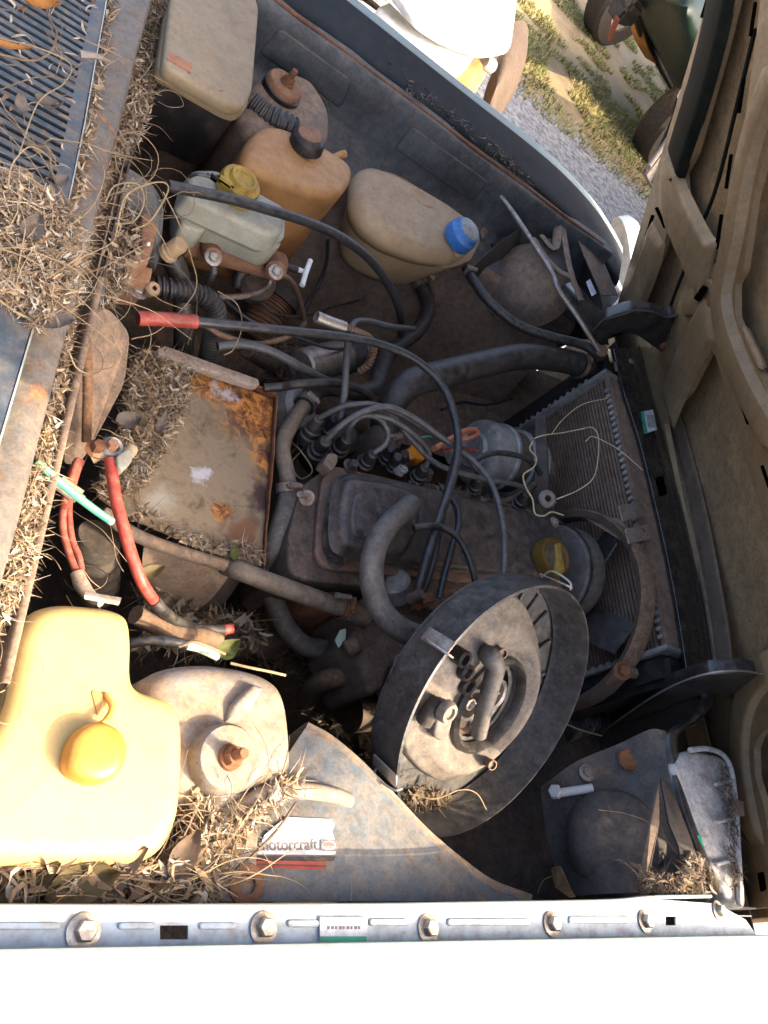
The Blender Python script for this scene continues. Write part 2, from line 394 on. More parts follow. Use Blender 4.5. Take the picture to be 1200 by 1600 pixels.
def bolt(c, n, r, m, parent, h=None, washer=True, name='bolt'):
    h = h or r*.9; bm = bmesh.new(); c = V(c)
    if washer: lathe_bm(bm, [(0,0),(r*1.55,0),(r*1.6,r*.18),(r*1.2,r*.28),(0,r*.28)], c, n, 20)
    lathe_bm(bm, [(r*.98,r*.2),(r,h*.85),(r*.85,h),(r*.3,h*1.02),(0,h)], c, n, 6, wob=None)
    return fin(bm, name, m, parent, 30)
def clamp(c, n, r, m, parent, w=.010):
    bm = bmesh.new(); n = Vector(n).normalized(); c = V(c)
    lathe_bm(bm, [(r,-w/2),(r*1.05,-w/2),(r*1.05,w/2),(r,w/2)], c, n, 24)
    M = frame(c, n); s = M @ Vector((r*1.15,0,0)); d = M.to_3x3() @ Vector((0,1,0))
    tube_bm(bm, [s-d*.009, s+d*.009], .0045, 8, 2); tube_bm(bm, [s+d*.009, s+d*.013], .003, 6, 2)
    return fin(bm, 'hose_clamp', m, parent)
def inpoly(x, y, poly):
    r = False; n = len(poly)
    for i in range(n):
        x1, y1 = poly[i]; x2, y2 = poly[i-1]
        if (y1 > y) != (y2 > y) and x < (x2-x1)*(y-y1)/(y2-y1)+x1: r = not r
    return r
LIT = [(.28,.20,.125),(.21,.14,.08),(.15,.095,.052),(.33,.245,.155),(.37,.29,.20),(.24,.16,.09),(.10,.062,.034),(.39,.33,.26)]
def litter(label, px, z, n, size=(.008,.022), name='leaf_litter', cols=LIT, jit=.012, wid=(.12,.3), z1=None, zf=None, wy=.5):
    """small dry curled leaf shreds lying on a surface"""
    xs = [p[0] for p in px]; ys = [p[1] for p in px]; vs = []; fs = []; cl = []
    k = 0
    while k < n:
        x = random.uniform(min(xs), max(xs)); y = random.uniform(min(ys), max(ys))
        if not inpoly(x, y, px): continue
        k += 1
        zz = zf(x, y) if zf else z
        p = P(x, y, zz) + Vector((0,0,random.random()**2*jit))
        L = random.uniform(*size); w = L*random.uniform(*wid)
        if random.random() < .30: L *= random.uniform(2.0, 4.0); w = random.uniform(.0006, .0012)
        az = random.uniform(0, 6.283); el = random.gauss(0, .3)
        d = Vector((math.cos(az)*math.cos(el), math.sin(az)*math.cos(el), math.sin(el))); s = d.cross(Vector((0,0,1))).normalized()
        s = (s + Vector((0,0,random.gauss(0,.6)))).normalized(); u = s.cross(d); curl = random.gauss(0, .5); bend = random.gauss(0, .35)
        b = len(vs); c = random.choice(cols); f = random.uniform(.7, 1.15); c = tuple(q*f for q in c)
        for i, t in enumerate((-.5, -.17, .17, .5)):
            ww = w*(.35, 1, .9, .15)[i]; q = p + d*L*t + u*curl*L*(t*t*1.6) + s*bend*L*(t*t*2)
            for g in (-.5, .5): vs.append(q + s*ww*g + u*abs(g)*w*.35); cl.append(c)
        for i in range(3): fs.append((b+2*i, b+2*i+1, b+2*i+3, b+2*i+2))
    me = bpy.data.meshes.new(name); me.from_pydata(vs, [], fs)
    a = me.color_attributes.new('tint', 'FLOAT_COLOR', 'POINT')
    a.data.foreach_set('color', [q for c in cl for q in (*c, 1)])
    o = link(name, me, 'litter', None, 0); return tag(o, label, 'leaf litter', kind='stuff')
def stems(px, z, n, label, group, L=(.05,.16), r=.0007, mats=('stem_pale','bark'), lift=.03, curl=1., name='dry_twig', zf=None, az0=None):
    xs = [p[0] for p in px]; ys = [p[1] for p in px]; k = 0
    while k < n:
        x = random.uniform(min(xs), max(xs)); y = random.uniform(min(ys), max(ys))
        if not inpoly(x, y, px): continue
        k += 1
        zz = zf(x, y) if zf else z
        p = P(x, y, zz); l = random.uniform(*L); az = random.uniform(0, 6.28) if az0 is None else random.gauss(az0, .6)
        turn = random.gauss(0, 2.2)*curl; h = random.uniform(.3, 1)*lift; pts = []; q = p.copy(); m = 7
        for i in range(m):
            t = i/(m-1); pts.append(Vector((q.x, q.y, zz+.003+h*math.sin(math.pi*min(1, t*.9+.05))*random.uniform(.8,1.1))))
            q = q + Vector((math.cos(az), math.sin(az), 0))*l/(m-1); az += turn/(m-1) + random.gauss(0, .12)
        rr = r*random.uniform(.7, 1.3); bm = bmesh.new(); tube_bm(bm, pts, [rr, rr*.9, rr*.5], 5, 3)
        o = fin(bm, name, random.choice(mats), None, 60); tag(o, label, 'stem', group)
def leaf(c, L, w, az, m, label, tilt=.2, curl=.3, name='dry_leaf', group=None):
    c = V(c); bm = bmesh.new(); n = 9; rows = []
    d = Vector((math.cos(az)*math.cos(tilt), math.sin(az)*math.cos(tilt), math.sin(tilt))); s = d.cross(Vector((0,0,1))).normalized(); u = s.cross(d)
    for i in range(n):
        t = i/(n-1); ww = w*max(.04, math.sin(math.pi*t**.8))**.8
        q = c + d*L*(t-.5) + u*curl*L*((t-.5)**2)*1.6
        rows.append([bm.verts.new(q + s*ww*g*.5 + u*abs(g)**1.5*w*.28) for g in (-1,-.5,0,.5,1)])
    for a, b in zip(rows, rows[1:]):
        for i in range(4): bm.faces.new((a[i], a[i+1], b[i+1], b[i]))
    bmesh.ops.solidify(bm, geom=bm.faces[:], thickness=.0006)
    return tag(fin(bm, name, m, None, 60), label, 'leaf', group)
def text_mesh(body, name, m, parent, O, xv, up, h, shear=0, width=None, ext=.0003, bold=0., zoff=.0006):
    cu = bpy.data.curves.new('t', 'FONT'); cu.body = body; cu.size = 1; cu.extrude = .002; cu.shear = shear; cu.offset = bold
    o = bpy.data.objects.new('t', cu); COL.objects.link(o)
    me = bpy.data.meshes.new_from_object(o.evaluated_get(bpy.context.evaluated_depsgraph_get()))
    bpy.data.objects.remove(o); xv = Vector(xv).normalized(); up = Vector(up); n = xv.cross(up).normalized(); up = n.cross(xv)
    xs = [v.co.x for v in me.vertices]; ys = [v.co.y for v in me.vertices]; w = max(xs)-min(xs); hh = max(ys)-min(ys)
    sx = (width/w) if width else h/hh; sy = h/hh
    for v in me.vertices:
        q = v.co; v.co = Vector(O) + xv*(q.x-min(xs))*sx + up*(q.y-min(ys))*sy + n*(q.z*.1+zoff)
    me.materials.clear(); return link(name, me, m, parent, 0)

from mathutils.bvhtree import BVHTree
def bvh(*objs):
    vs, fs = [], []
    for o in objs:
        b = len(vs); vs += [v.co.copy() for v in o.data.vertices]; fs += [tuple(b+i for i in p.vertices) for p in o.data.polygons]
    return BVHTree.FromPolygons(vs, fs)
def HIT(tree, px, py, off=0., z=.85):
    r = ray(px, py).normalized(); h = tree.ray_cast(CAM, r)
    if h[0] is None: return P(px, py, z)
    n = h[1] if h[1].dot(r) < 0 else -h[1]
    return h[0] + n*off
# ================================================================= GROUND
def ground_mat():
    m = bpy.data.materials.new('ground'); m.use_nodes = True; t = m.node_tree; N = t.nodes; L = t.links; b = N['Principled BSDF']
    geo = N.new('ShaderNodeNewGeometry')
    def nz(s, d=6, r=.6):
        n = N.new('ShaderNodeTexNoise'); n.inputs['Scale'].default_value = s; n.inputs['Detail'].default_value = d; n.inputs['Roughness'].default_value = r
        L.new(geo.outputs['Position'], n.inputs['Vector']); return n.outputs['Fac']
    def rp(src, st):
        r = N.new('ShaderNodeValToRGB'); L.new(src, r.inputs[0]); e = r.color_ramp.elements
        e[0].position, e[0].color = st[0][0], (*st[0][1], 1); e[1].position, e[1].color = st[-1][0], (*st[-1][1], 1)
        for p, c in st[1:-1]: q = e.new(p); q.color = (*c, 1)
        return r.outputs[0]
    grav = rp(nz(26, 8, .75), [(.36,(.06,.06,.065)),(.45,(.19,.185,.18)),(.54,(.32,.305,.29)),(.66,(.44,.41,.38))])
    soil = rp(nz(3.2, 8, .7), [(.3,(.17,.11,.06)),(.5,(.27,.20,.105)),(.7,(.34,.27,.15))])
    sep = N.new('ShaderNodeSeparateXYZ'); L.new(geo.outputs['Position'], sep.inputs[0])
    # gravel lane beside the car, soil verge beyond it: border x*.3 - y + wobble
    m1 = N.new('ShaderNodeMath'); m1.operation = 'MULTIPLY_ADD'; L.new(nz(2.2, 6), m1.inputs[0]); m1.inputs[1].default_value = 1.1; L.new(sep.outputs['Y'], m1.inputs[2])
    mr = N.new('ShaderNodeMapRange'); L.new(m1.outputs[0], mr.inputs[0]); mr.inputs[1].default_value = 4.8; mr.inputs[2].default_value = 5.05
    mx = N.new('ShaderNodeMix'); mx.data_type = 'RGBA'; L.new(mr.outputs[0], mx.inputs['Factor']); L.new(grav, mx.inputs[6]); L.new(soil, mx.inputs[7])
    L.new(mx.outputs[2], b.inputs['Base Color']); b.inputs['Roughness'].default_value = .95
    bp = N.new('ShaderNodeBump'); bp.inputs['Distance'].default_value = .02; bp.inputs['Strength'].default_value = .6; L.new(nz(34, 7, .75), bp.inputs['Height']); L.new(bp.outputs[0], b.inputs['Normal'])
    MATS['ground'] = m
ground_mat()
bm = bmesh.new(); bmesh.ops.create_grid(bm, x_segments=2, y_segments=2, size=150); o = fin(bm, 'ground', 'ground'); o['kind'] = 'structure'; o['label'] = 'grey gravel and sandy soil ground beyond the car'
# grass tufts on the verge
vs = []; fs = []; cl = []
GC = [(.20,.22,.05),(.28,.26,.07),(.14,.18,.04),(.33,.26,.11),(.36,.28,.14),(.38,.31,.17)]
for i in range(110000):
    x = random.uniform(.6, 7); y = random.uniform(4.15, 7.4)
    d = mnoise.noise(Vector((x*1.7, y*1.7, 3))) + .5*mnoise.noise(Vector((x*5, y*5, 1)))
    lim = -.3 if y < 5.2 else .1
    if d < lim or (y < 4.5 and random.random() < .6): continue
    p = Vector((x, y, 0)); h = random.uniform(.012, .045); a = random.uniform(0, 6.28); t = Vector((math.cos(a), math.sin(a), 0)); s = Vector((-t.y, t.x, 0))*.004
    b0 = len(vs); vs += [p-s, p+s, p+t*h*.4+Vector((0,0,h*.7))+s*.6, p+t*h*.4+Vector((0,0,h*.7))-s*.6, p+t*h+Vector((0,0,h*.95))]
    fs += [(b0, b0+1, b0+2, b0+3), (b0+3, b0+2, b0+4)]; c = random.choice(GC); cl += [c]*5
me = bpy.data.meshes.new('grass'); me.from_pydata(vs, [], fs); a = me.color_attributes.new('tint', 'FLOAT_COLOR', 'POINT')
a.data.foreach_set('color', [q for c in cl for q in (*c, 1)])
tag(link('grass', me, 'grass', None, 0), 'short patchy green and straw grass on the sunny verge', 'grass', kind='stuff')

# ================================================================= CAR BODY
car = thing('car', 'old pale blue car with rusty leaf-littered engine bay and raised hood', 'car')
# ---- near fender: outer skin rolls away from the camera, bolted flange in the gutter
NX0, NX1 = -.45, 1.02
rows = []
for x in (-.6, -.2, .2, .5, .8, 1.02, 1.2):
    k = .0 if x < 1.0 else -.01
    rows.append([Vector((x, .0035, .905+k)), Vector((x, .0035, .936+k)), Vector((x, -.004, .942+k)), Vector((x, -.06, .948+k)), Vector((x, -.14, .935+k)), Vector((x, -.20, .88+k)), Vector((x, -.225, .75+k)), Vector((x, -.23, .5+k))])
fender = patch('fender', rows, 'body_paint', car, .0015, 6, 0)
def rect_px(x0, x1, y0, y1, z): return [P(x0, y0, z), P(x1, y0, z), P(x1, y1, z), P(x0, y1, z)]
zf_ = .917
outer = [Vector((-.4, .0045, zf_)), Vector((1.0, .0045, zf_)), P(1165, 1437, zf_), P(1120, 1412, zf_), P(1020, 1405, zf_+.0), P(950, 1410, zf_), P(600, 1416, zf_), P(300, 1418, zf_), P(0, 1418, zf_), Vector((-.4, .03, zf_))]
fl = plate('fender_flange', outer, [rect_px(250, 294, 1446, 1468, zf_), rect_px(1040, 1056, 1432, 1446, zf_)], (0, 0, -.0018), 'flange_paint', car)
for px, py in ((130,1456),(411,1450),(668,1451),(861,1444),(1007,1440),(1122,1424)):
    bolt(P(px, py, zf_), (0.05,.05,1), .0072, 'zinc', fl, .008)
for a, b, y in ((-40,95,1447),(185,245,1447),(312,370,1447),(450,500,1443),(578,640,1441),(700,830,1441),(890,985,1437)):
    c = [P(a, y-6, zf_+.0022), P(b, y-6, zf_+.0022), P(b, y+6, zf_+.0022), P(a, y+6, zf_+.0022)]
    slab('bead', c, (0,0,-.0035), 'flange_paint', fl, r=.0035, bev=.0016)
# rolled lip along the inner edge
tube('flange_lip', [P(x, y, .921) for x, y in ((-40,1418),(150,1418),(300,1417),(450,1416),(600,1415),(760,1412),(950,1408),(1020,1402),(1110,1400))], .0022, 'body_paint_edge', fl, seg=8)
# inspection label on the flange
lab = slab('label', rect_px(500, 574, 1433, 1474, zf_+.0028), (0,0,-.0005), 'label_white', fl, r=.0005, bev=0)
slab('label_stripe', rect_px(501, 573, 1463, 1473, zf_+.0034), (0,0,-.0004), 'label_green', lab, r=0, bev=0)
for i in range(9):
    slab('print', rect_px(512+i*6, 515+i*6+(i % 2), 1447, 1452, zf_+.0033), (0,0,-.0003), 'ink', lab, r=0, bev=0)
# fender underside lip hanging down (gutter wall to apron)
patch('gutter_wall', [[Vector((x, .0265, .916)), Vector((x, .029, .87)), Vector((x, .033, .80)), Vector((x, .035, .62))] for x in (-.4, 0, .3, .6, .9, 1.0)], 'bay_paint', car, .0015, 4)

# ---- near apron: shelf below the flange carrying the decal, cut by the wheel-arch curve
def edge_pt(i): return [(476,1140,.806),(512,1160,.818),(558,1198,.83),(610,1250,.832),(665,1308,.832),(720,1355,.832),(770,1390,.835),(830,1412,.84)][i]
rows = []
for i, bx in enumerate((300, 352, 420, 500, 585, 670, 745, 820)):
    e = edge_pt(i); b = (bx, 1409, .846); mid = ((e[0]+b[0])/2, (e[1]+b[1])/2, (e[2]+b[2])/2+.003)
    q1 = (e[0]*.8+b[0]*.2-1, e[1]*.8+b[1]*.2, e[2]*.8+b[2]*.2+.002)
    rows.append([e, q1, mid, b])
apron = patch('inner_fender', rows, 'apron_tan', car, .0018, 5, .0005, 14)
# turned edge dropping from the curve down into the bay
rows = []
for i in range(8):
    e = V(edge_pt(i)); n = Vector((.55, .75, 0)).normalized()
    rows.append([e + Vector((0,0,.0008)), e + n*.006 + Vector((0,0,-.002)), e + n*.012 + Vector((0,0,-.012)), e+Vector((.004,-.004,-.10)), e + Vector((.004,-.01,-.40))])
patch('arch_edge', rows, 'tower_paint', apron, .0015, 4)
# seam on the apron
tube('seam', [P(545, 1255, .837), P(546, 1320, .8375), P(548, 1408, .849)], .0016, 'bay_paint_light', apron, seg=6)
# grommet hole ring
g = HIT(bvh(apron), 384, 1383, .0005)
lathe('grommet', [(.0075,.0),(.0075,.003),(.0095,.0036),(.0165,.0025),(.0175,.0)], g, (0,0,1), 'rust_pad', apron, seg=28)
lathe('grommet_hole', [(0,-.006),(.0075,-.004),(.0076,.002)], g, (0,0,1), 'zinc', apron, seg=20)
# decal: white field, red and dark stripes, lettering and oval emblem
APT = bvh(apron)
def DP(px, py, o=0): return HIT(APT, px, py, .0020+o)
dec = slab('decal', [DP(400,1336), DP(412,1306), DP(446,1278), DP(516,1281), DP(521,1290), DP(517,1300), DP(525,1325), DP(522,1336)], (0,0,-.0005), 'label_white', apron, r=.001, bev=0)
slab('decal_stripe', [DP(394,1339), DP(523,1339), DP(519,1346), DP(396,1345)], (0,0,-.0005), 'label_dark', apron, r=0, bev=0)
slab('decal_stripe', [DP(396,1346), DP(509,1346.5), DP(507,1360), DP(395,1356)], (0,0,-.0005), 'label_red', apron, r=0, bev=0)
slab('decal_stripe', [DP(395,1351,.0007), DP(508,1353,.0007), DP(508,1355,.0007), DP(395,1352.5,.0007)], (0,0,-.0005), 'label_dark', apron, r=0, bev=0)
ctr = (DP(400,1320)-DP(400,1330))
text_mesh('motorcraft', 'lettering', 'ink', dec, DP(403,1331), DP(498,1329)-DP(403,1331), ctr, (DP(410,1312)-DP(410,1331)).length, width=(DP(496,1329)-DP(403,1331)).length, bold=.012)
slab('emblem_field', [DP(499,1313,.0006), DP(524,1314,.0006), DP(524,1331,.0006), DP(499,1330,.0006)], (0,0,-.0004), 'ink', dec, r=.001, bev=0)
eo = DP(511.5,1322,.0009); ex = (DP(522,1322,.0009)-eo); ey = (DP(511.5,1315,.0009)-eo)
bm = bmesh.new(); loft_bm(bm, [[eo+ex*math.cos(a*.3)+ey*math.sin(a*.3)-Vector((0,0,.0003*k)) for a in range(21)] for k in range(2)]); fin(bm, 'emblem_oval', 'label_white', dec, 0)
bm = bmesh.new(); loft_bm(bm, [[eo+Vector((0,0,.0004-.0003*k))+ex*.84*math.cos(a*.3)+ey*.8*math.sin(a*.3) for a in range(21)] for k in range(2)]); fin(bm, 'emblem_oval', 'ink', dec, 0)
text_mesh('Ford', 'lettering', 'label_white', dec, DP(504,1327,.0008), DP(519,1327)-DP(504,1327), ctr, (DP(510,1318)-DP(510,1327)).length, width=(DP(519,1327)-DP(504,1327)).length, shear=.3)

# ---- near strut tower
tw = [(222,1062),(262,1036),(330,1030),(405,1042),(444,1064),(458,1098),(464,1150),(466,1214),(400,1232),(330,1262),(270,1256),(225,1190)]
tower = prism('strut_tower', tw, .868, .62, 'tower_paint', car, r=.022, bev=.022, scale=1.12, rings=6, n=5)
slab('tower_rib', [P(352,1128,.873), P(366,1098,.880), P(398,1066,.882), P(416,1072,.878), P(398,1104,.874), P(376,1130,.872)], (0,0,-.018), 'tower_paint', tower, r=.004, bev=.008, rings=4)
def strut_top(c, parent, disc, nutm):
    c = V(c); n = (0.02, -.04, 1)
    d = lathe('strut_mount', [(0,.012),(.018,.0135),(.0265,.0125),(.029,.009),(.0295,.0),(.031,-.008),(.031,-.02)], c, n, disc, parent, seg=40)
    lathe('washer', [(0,.017),(.0105,.0165),(.0115,.012)], c, n, nutm, d, seg=24)
    bm = bmesh.new(); lathe_bm(bm, [(.0088,.0155),(.0088,.023),(.0075,.025),(0,.025)], c, n, 6); fin(bm, 'nut', nutm, d)
    lathe('stud', [(.0048,.02),(.0048,.036),(.004,.038),(0,.038)], c, n, nutm, d, seg=14)
    return d
strut_top(P(348,1187,.872), tower, 'tower_paint', 'rust_steel')
# vertical column below tower (white drain pipe along apron)
tube('apron_pipe', [(300,1285,.845),(340,1278,.852),(380,1262,.855),(410,1243,.858),(440,1236,.856),(480,1236,.85),(520,1243,.842),(545,1252,.836)], .0078, 'tower_paint', car, seg=12)
patch('apron_side', [[(296,1240,.86),(296,1300,.85),(300,1400,.848)],[(340,1245,.855),(345,1310,.848),(345,1405,.846)],[(400,1235,.85),(400,1300,.844),(395,1408,.845)]], 'tower_paint', car, .002, 4, .001, 20)
patch('apron_floor', [[Vector((-.3,y,z)), Vector((-.05,y,z)), Vector((.1,y,z)), Vector((.24,y,z))] for y, z in ((.035,.845),(.06,.842),(.10,.80),(.2,.70))], 'tower_paint', car, .002, 4)

# ---- far fender and far apron
FY = 1.36
rows = []
xs = (-.4, 0, .3, .6, .85, 1.0, 1.10, 1.16)
for x in xs:
    d = max(0, x-.85); dz_ = -.28*d*d*2; dy = -.05*d
    rows.append([Vector((x, y+dy, z+dz_)) for y, z in ((1.300,.912),(1.325,.922),(1.352,.938),(1.356,.942),(1.365,.9445),(1.382,.943),(1.43,.90),(1.48,.84),(1.50,.6),(1.50,.35))])
far = patch('far_fender', rows, 'body_paint', car, .0015, 5); far.name = 'fender'
far['label'] = 'far fender with bright sunlit top edge and dark inner band'
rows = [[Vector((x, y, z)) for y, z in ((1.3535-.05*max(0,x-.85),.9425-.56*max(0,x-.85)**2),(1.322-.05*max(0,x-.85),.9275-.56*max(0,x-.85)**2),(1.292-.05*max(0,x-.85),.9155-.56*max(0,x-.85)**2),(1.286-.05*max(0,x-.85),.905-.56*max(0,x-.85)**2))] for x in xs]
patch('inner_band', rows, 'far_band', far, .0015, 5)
prof = ((1.289,.909),(1.278,.906),(1.268,.902),(1.262,.88),(1.258,.835),(1.25,.805),(1.22,.792),(1.165,.785),(1.15,.77),(1.14,.72),(1.115,.60),(1.07,.46),(1.02,.40),(.93,.37))
farap = patch('inner_fender', [[Vector((x, y, z)) for y, z in prof[:8]] for x in (-.1, .1, .3, .5, .7, .85, 1.0, 1.08)], 'bay_paint', car, .002, 4, .004, 7)
patch('lower_panel', [[Vector((x, y, z)) for y, z in prof[7:]] for x in (-.1, .1, .3, .5, .7, .85, 1.0, 1.08)], 'brown_panel', farap, .002, 4, .004, 7)
tube('seam', [Vector((x, 1.276, .9085)) for x in (0,.3,.6,.85,1.05)], .003, 'rust_steel', farap, seg=6)
# panel pressings and bracket on far wall
slab('pressed_panel', [Vector((.28,1.2575,.885)), Vector((.42,1.2575,.885)), Vector((.43,1.2535,.835)), Vector((.27,1.2535,.835))], (0,.006,0), 'bay_paint', farap, r=.01, bev=.003)
slab('pressed_panel', [Vector((.55,1.256,.882)), Vector((.74,1.256,.882)), Vector((.74,1.252,.832)), Vector((.55,1.252,.832))], (0,.006,0), 'bay_paint', farap, r=.01, bev=.003)
slab('mount_plate', [P(538,193,.80), P(566,190,.80), P(636,222,.80), P(640,250,.80)], (0,0,-.006), 'tower_paint', farap, r=.006, bev=.0015)
for px, py, z in ((700,300,.80),(564,430,.5),(690,380,.62),(600,385,.55)): bolt(P(px,py,z), (-.2,-.6,.7), .006, 'bare_steel', farap)
for a in ((520,400,560,470),(640,420,600,520),(700,400,690,480)):
    tube('pressed_rib', [P(a[0],a[1],.60), P((a[0]+a[2])/2,(a[1]+a[3])/2,.53), P(a[2],a[3],.45)], .006, 'brown_panel', farap, seg=8)
# inner floor / chassis rail of the far side, dust-brown
patch('chassis_rail', [[Vector((x, y, z)) for y, z in ((1.04,.49),(.98,.485),(.94,.48),(.925,.44),(.92,.3))] for x in (.1,.4,.7,.95,1.1)], 'brown_panel', car, .003, 4, .003, 9)
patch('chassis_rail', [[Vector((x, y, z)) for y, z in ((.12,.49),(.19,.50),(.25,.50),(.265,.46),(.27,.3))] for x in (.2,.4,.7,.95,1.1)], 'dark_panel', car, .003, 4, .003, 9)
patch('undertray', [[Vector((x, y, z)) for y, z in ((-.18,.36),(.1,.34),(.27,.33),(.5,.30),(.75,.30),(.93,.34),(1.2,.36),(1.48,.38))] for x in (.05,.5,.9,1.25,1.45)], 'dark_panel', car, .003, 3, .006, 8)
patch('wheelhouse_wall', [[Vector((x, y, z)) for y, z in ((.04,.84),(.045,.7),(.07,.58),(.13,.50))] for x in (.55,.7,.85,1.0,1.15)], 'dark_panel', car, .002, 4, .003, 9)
# far strut tower
tower2 = prism('strut_tower', [(372,175),(400,118),(440,100),(490,120),(520,170),(520,215),(480,250),(420,250)], .862, .60, 'brown_panel', car, r=.025, bev=.02, scale=1.1, rings=5)
d2 = strut_top(P(441,140,.868), tower2, 'rust_pad', 'rust_steel')
lathe('mount_rubber', [(.0285,.004),(.031,.002),(.031,-.012),(.0285,-.014)], P(441,140,.868), (0.02,-.04,1), 'black_plastic', d2, seg=36)
tube('ribbed_duct', [(392,160,.86),(415,180,.86),(440,192,.865),(462,205,.865)], .017, 'rubber', tower2, ribs=9, ribamp=.08, seg=16)

# ---- cowl: slotted grille panel, rail, gutter and firewall
cw = Vector((0,0,0)); zc = .952
y0s, y1s = .54, 1.25
def slat_end(y): return .040 - max(0, y-.59)*.055
cowl = plate('cowl_panel', [Vector((.0535,-.2,zc)), Vector((.0535,.60,zc)), Vector((.034,.93,zc)), Vector((.018,1.25,zc)), Vector((-.5,1.25,zc)), Vector((-.5,-.2,zc))],
             [[Vector((.041,y0s,zc)), Vector((.040,.60,zc)), Vector((slat_end(.93),.93,zc)), Vector((slat_end(1.2),1.2,zc)), Vector((-.28,1.2,zc)), Vector((-.28,y0s,zc))]], (0,0,-.0025), 'cowl_paint', car)
sp = .0122; n = int((1.2-y0s)/sp)
for i in range(n):
    y = y0s + sp*(i+.5); x1 = slat_end(y)
    o = slab('slat', [Vector((x1+.001,y-.0036,zc+.0005)), Vector((x1+.001,y+.0036,zc+.0005)), Vector((-.281,y+.0036,zc+.0005)), Vector((-.281,y-.0036,zc+.0005))], (0,.002,-.006), 'cowl_paint', cowl, r=0, bev=.0012, rings=2)
    if i < n-1:   # rounded web closing the end of each slot
        pass
patch('plenum_floor', [[Vector((-.5,y,.90)), Vector((-.2,y,.89)), Vector((.035,y,.90))] for y in (-.1,.4,.8,1.25)], 'dark_panel', cowl, .002, 3)
patch('cowl_edge', [[Vector((xe,y,zc+.0006)), Vector((xe+.0012,y,zc-.001)), Vector((xe+.0014,y,zc-.014))] for xe, y in ((.0535,-.2),(.0535,.3),(.0535,.6),(.034,.93),(.018,1.25))], 'body_paint_edge', cowl, .0006, 3)
rail = patch('cowl_rail', [[Vector((a,y,.936)), Vector((a+.010,y,.938)), Vector((.0745,y,.937)), Vector((.080,y,.934)), Vector((.0815,y,.927)), Vector((.0812,y,.89))] for a, y in ((.0555,-.2),(.0555,.1),(.0555,.4),(.0555,.62),(.042,.9),(.028,1.25))], 'cowl_rail', car, .0015, 5, .001, 12)
gut = patch('gutter', [[Vector((.078,y,.885)), Vector((.090,y,.872)), Vector((.100,y,.874)), Vector((.1035,y,.892))] for y in (-.1,.2,.5,.8,1.2)], 'brown_panel', car, .0015, 4)
patch('gutter_lip', [[Vector((.1035,y,.885)), Vector((.1038,y,.897)), Vector((.1075,y,.899)), Vector((.1085,y,.896)), Vector((.1085,y,.88))] for y in (.17,.3,.5,.58)], 'brown_panel', gut, .0012, 4)
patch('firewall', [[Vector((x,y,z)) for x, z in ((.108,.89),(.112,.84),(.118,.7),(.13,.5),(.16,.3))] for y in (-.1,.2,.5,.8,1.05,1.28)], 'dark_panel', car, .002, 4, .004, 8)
# triangular gusset against the firewall
gus = slab('gusset', [P(133,500,.885), P(168,478,.875), P(205,520,.86), P(196,600,.84), P(140,705,.80), P(118,735,.79), P(122,600,.85)], (-.012,0,-.004), 'brown_panel', car, r=.012, bev=.002)
tube('gusset_flange', [P(133,498,.892), P(137,590,.87), P(135,690,.83)], .005, 'gusset_rust', gus, seg=8)
slab('wiper_bracket', [P(122,470,.885), P(135,437,.89), P(168,440,.885), P(160,475,.88)], (0,0,-.004), 'bay_paint', car, r=.004, bev=.001)

# ---- front: crossmember, corner rail, headlight panels, grille wall
zt = .872
cm = patch('crossmember', [[PL(a-14+0,b,Vector((0,0,zt-.03)),Vector((0,0,1))), P(a-6,b,zt-.006), P(a+4,b,zt), P(a+22,b-2,zt), P(a+28,b-2,zt-.004), P(a+37,b-4,zt-.010), P(a+40,b-4,zt-.03)] for a, b in ((962,545),(978,610),(1003,690),(1028,790),(1050,890),(1066,980),(1078,1062))], 'gloss_black', car, .002, 5)
patch('crossmember_lip', [[P(a,b,zt-.012), P(a+5,b,zt-.006), P(a+12,b,zt-.008)] for a, b in ((1003,548),(1022,610),(1046,690),(1070,790),(1090,890),(1106,980),(1116,1055))], 'brown_panel', cm, .002, 4)
patch('front_shelf', [[P(a,b,zt-.010), P(a+12,b,zt+.012), P(a+24,b,zt+.030), P(a+26,b,zt+.022)] for a, b in ((1004,548),(1026,610),(1052,690),(1078,790),(1098,890),(1114,980),(1122,1055))], 'brown_panel', cm, .002, 4)
slab('slot', [P(1024,746,zt+.0012), P(1036,743,zt+.0012), P(1043,772,zt+.0012), P(1031,776,zt+.0012)], (0,0,-.0012), 'void', cm, r=.006, bev=0)
st = [P(1002,643,zt+.0016), P(1020,640,zt+.0016), P(1027,671,zt+.0016), P(1007,678,zt+.0016)]
s1 = slab('label', st, (0,0,-.0006), 'label_white', cm, r=0, bev=0)
slab('label_stripe', [P(1001.5,643.2,zt+.0021), P(1006,642.4,zt+.0021), P(1012,676,zt+.0021), P(1006.7,677.8,zt+.0021)], (0,0,-.0004), 'label_green', s1, r=0, bev=0)
for i in range(6):
    a = 1010+i*2.3
    slab('print', [P(a,648+i*.1,zt+.0021), P(a+1.1,648,zt+.0021), P(a+4.6,668,zt+.0021), P(a+3.5,668,zt+.0021)], (0,0,-.0003), 'ink', s1, r=0, bev=0)
for px, py in ((984,566),(1110,1040),(1100,1055)): bolt(P(px,py,zt-.002), (0,0,1), .006, 'bare_steel', cm)
# clips holding the radiator to the crossmember
for px, py in ((975,790),(985,826)):
    slab('radiator_clip', [P(px-8,py,.862), P(px+28,py-7,.866), P(px+33,py+16,.866), P(px-2,py+24,.862)], (0,0,-.003), 'bare_steel', cm, r=.003, bev=.001)
slab('radiator_clip', [P(960,565,.868), P(990,560,.872), P(994,574,.872), P(964,580,.868)], (0,0,-.004), 'brown_panel', cm, r=.004, bev=.001)
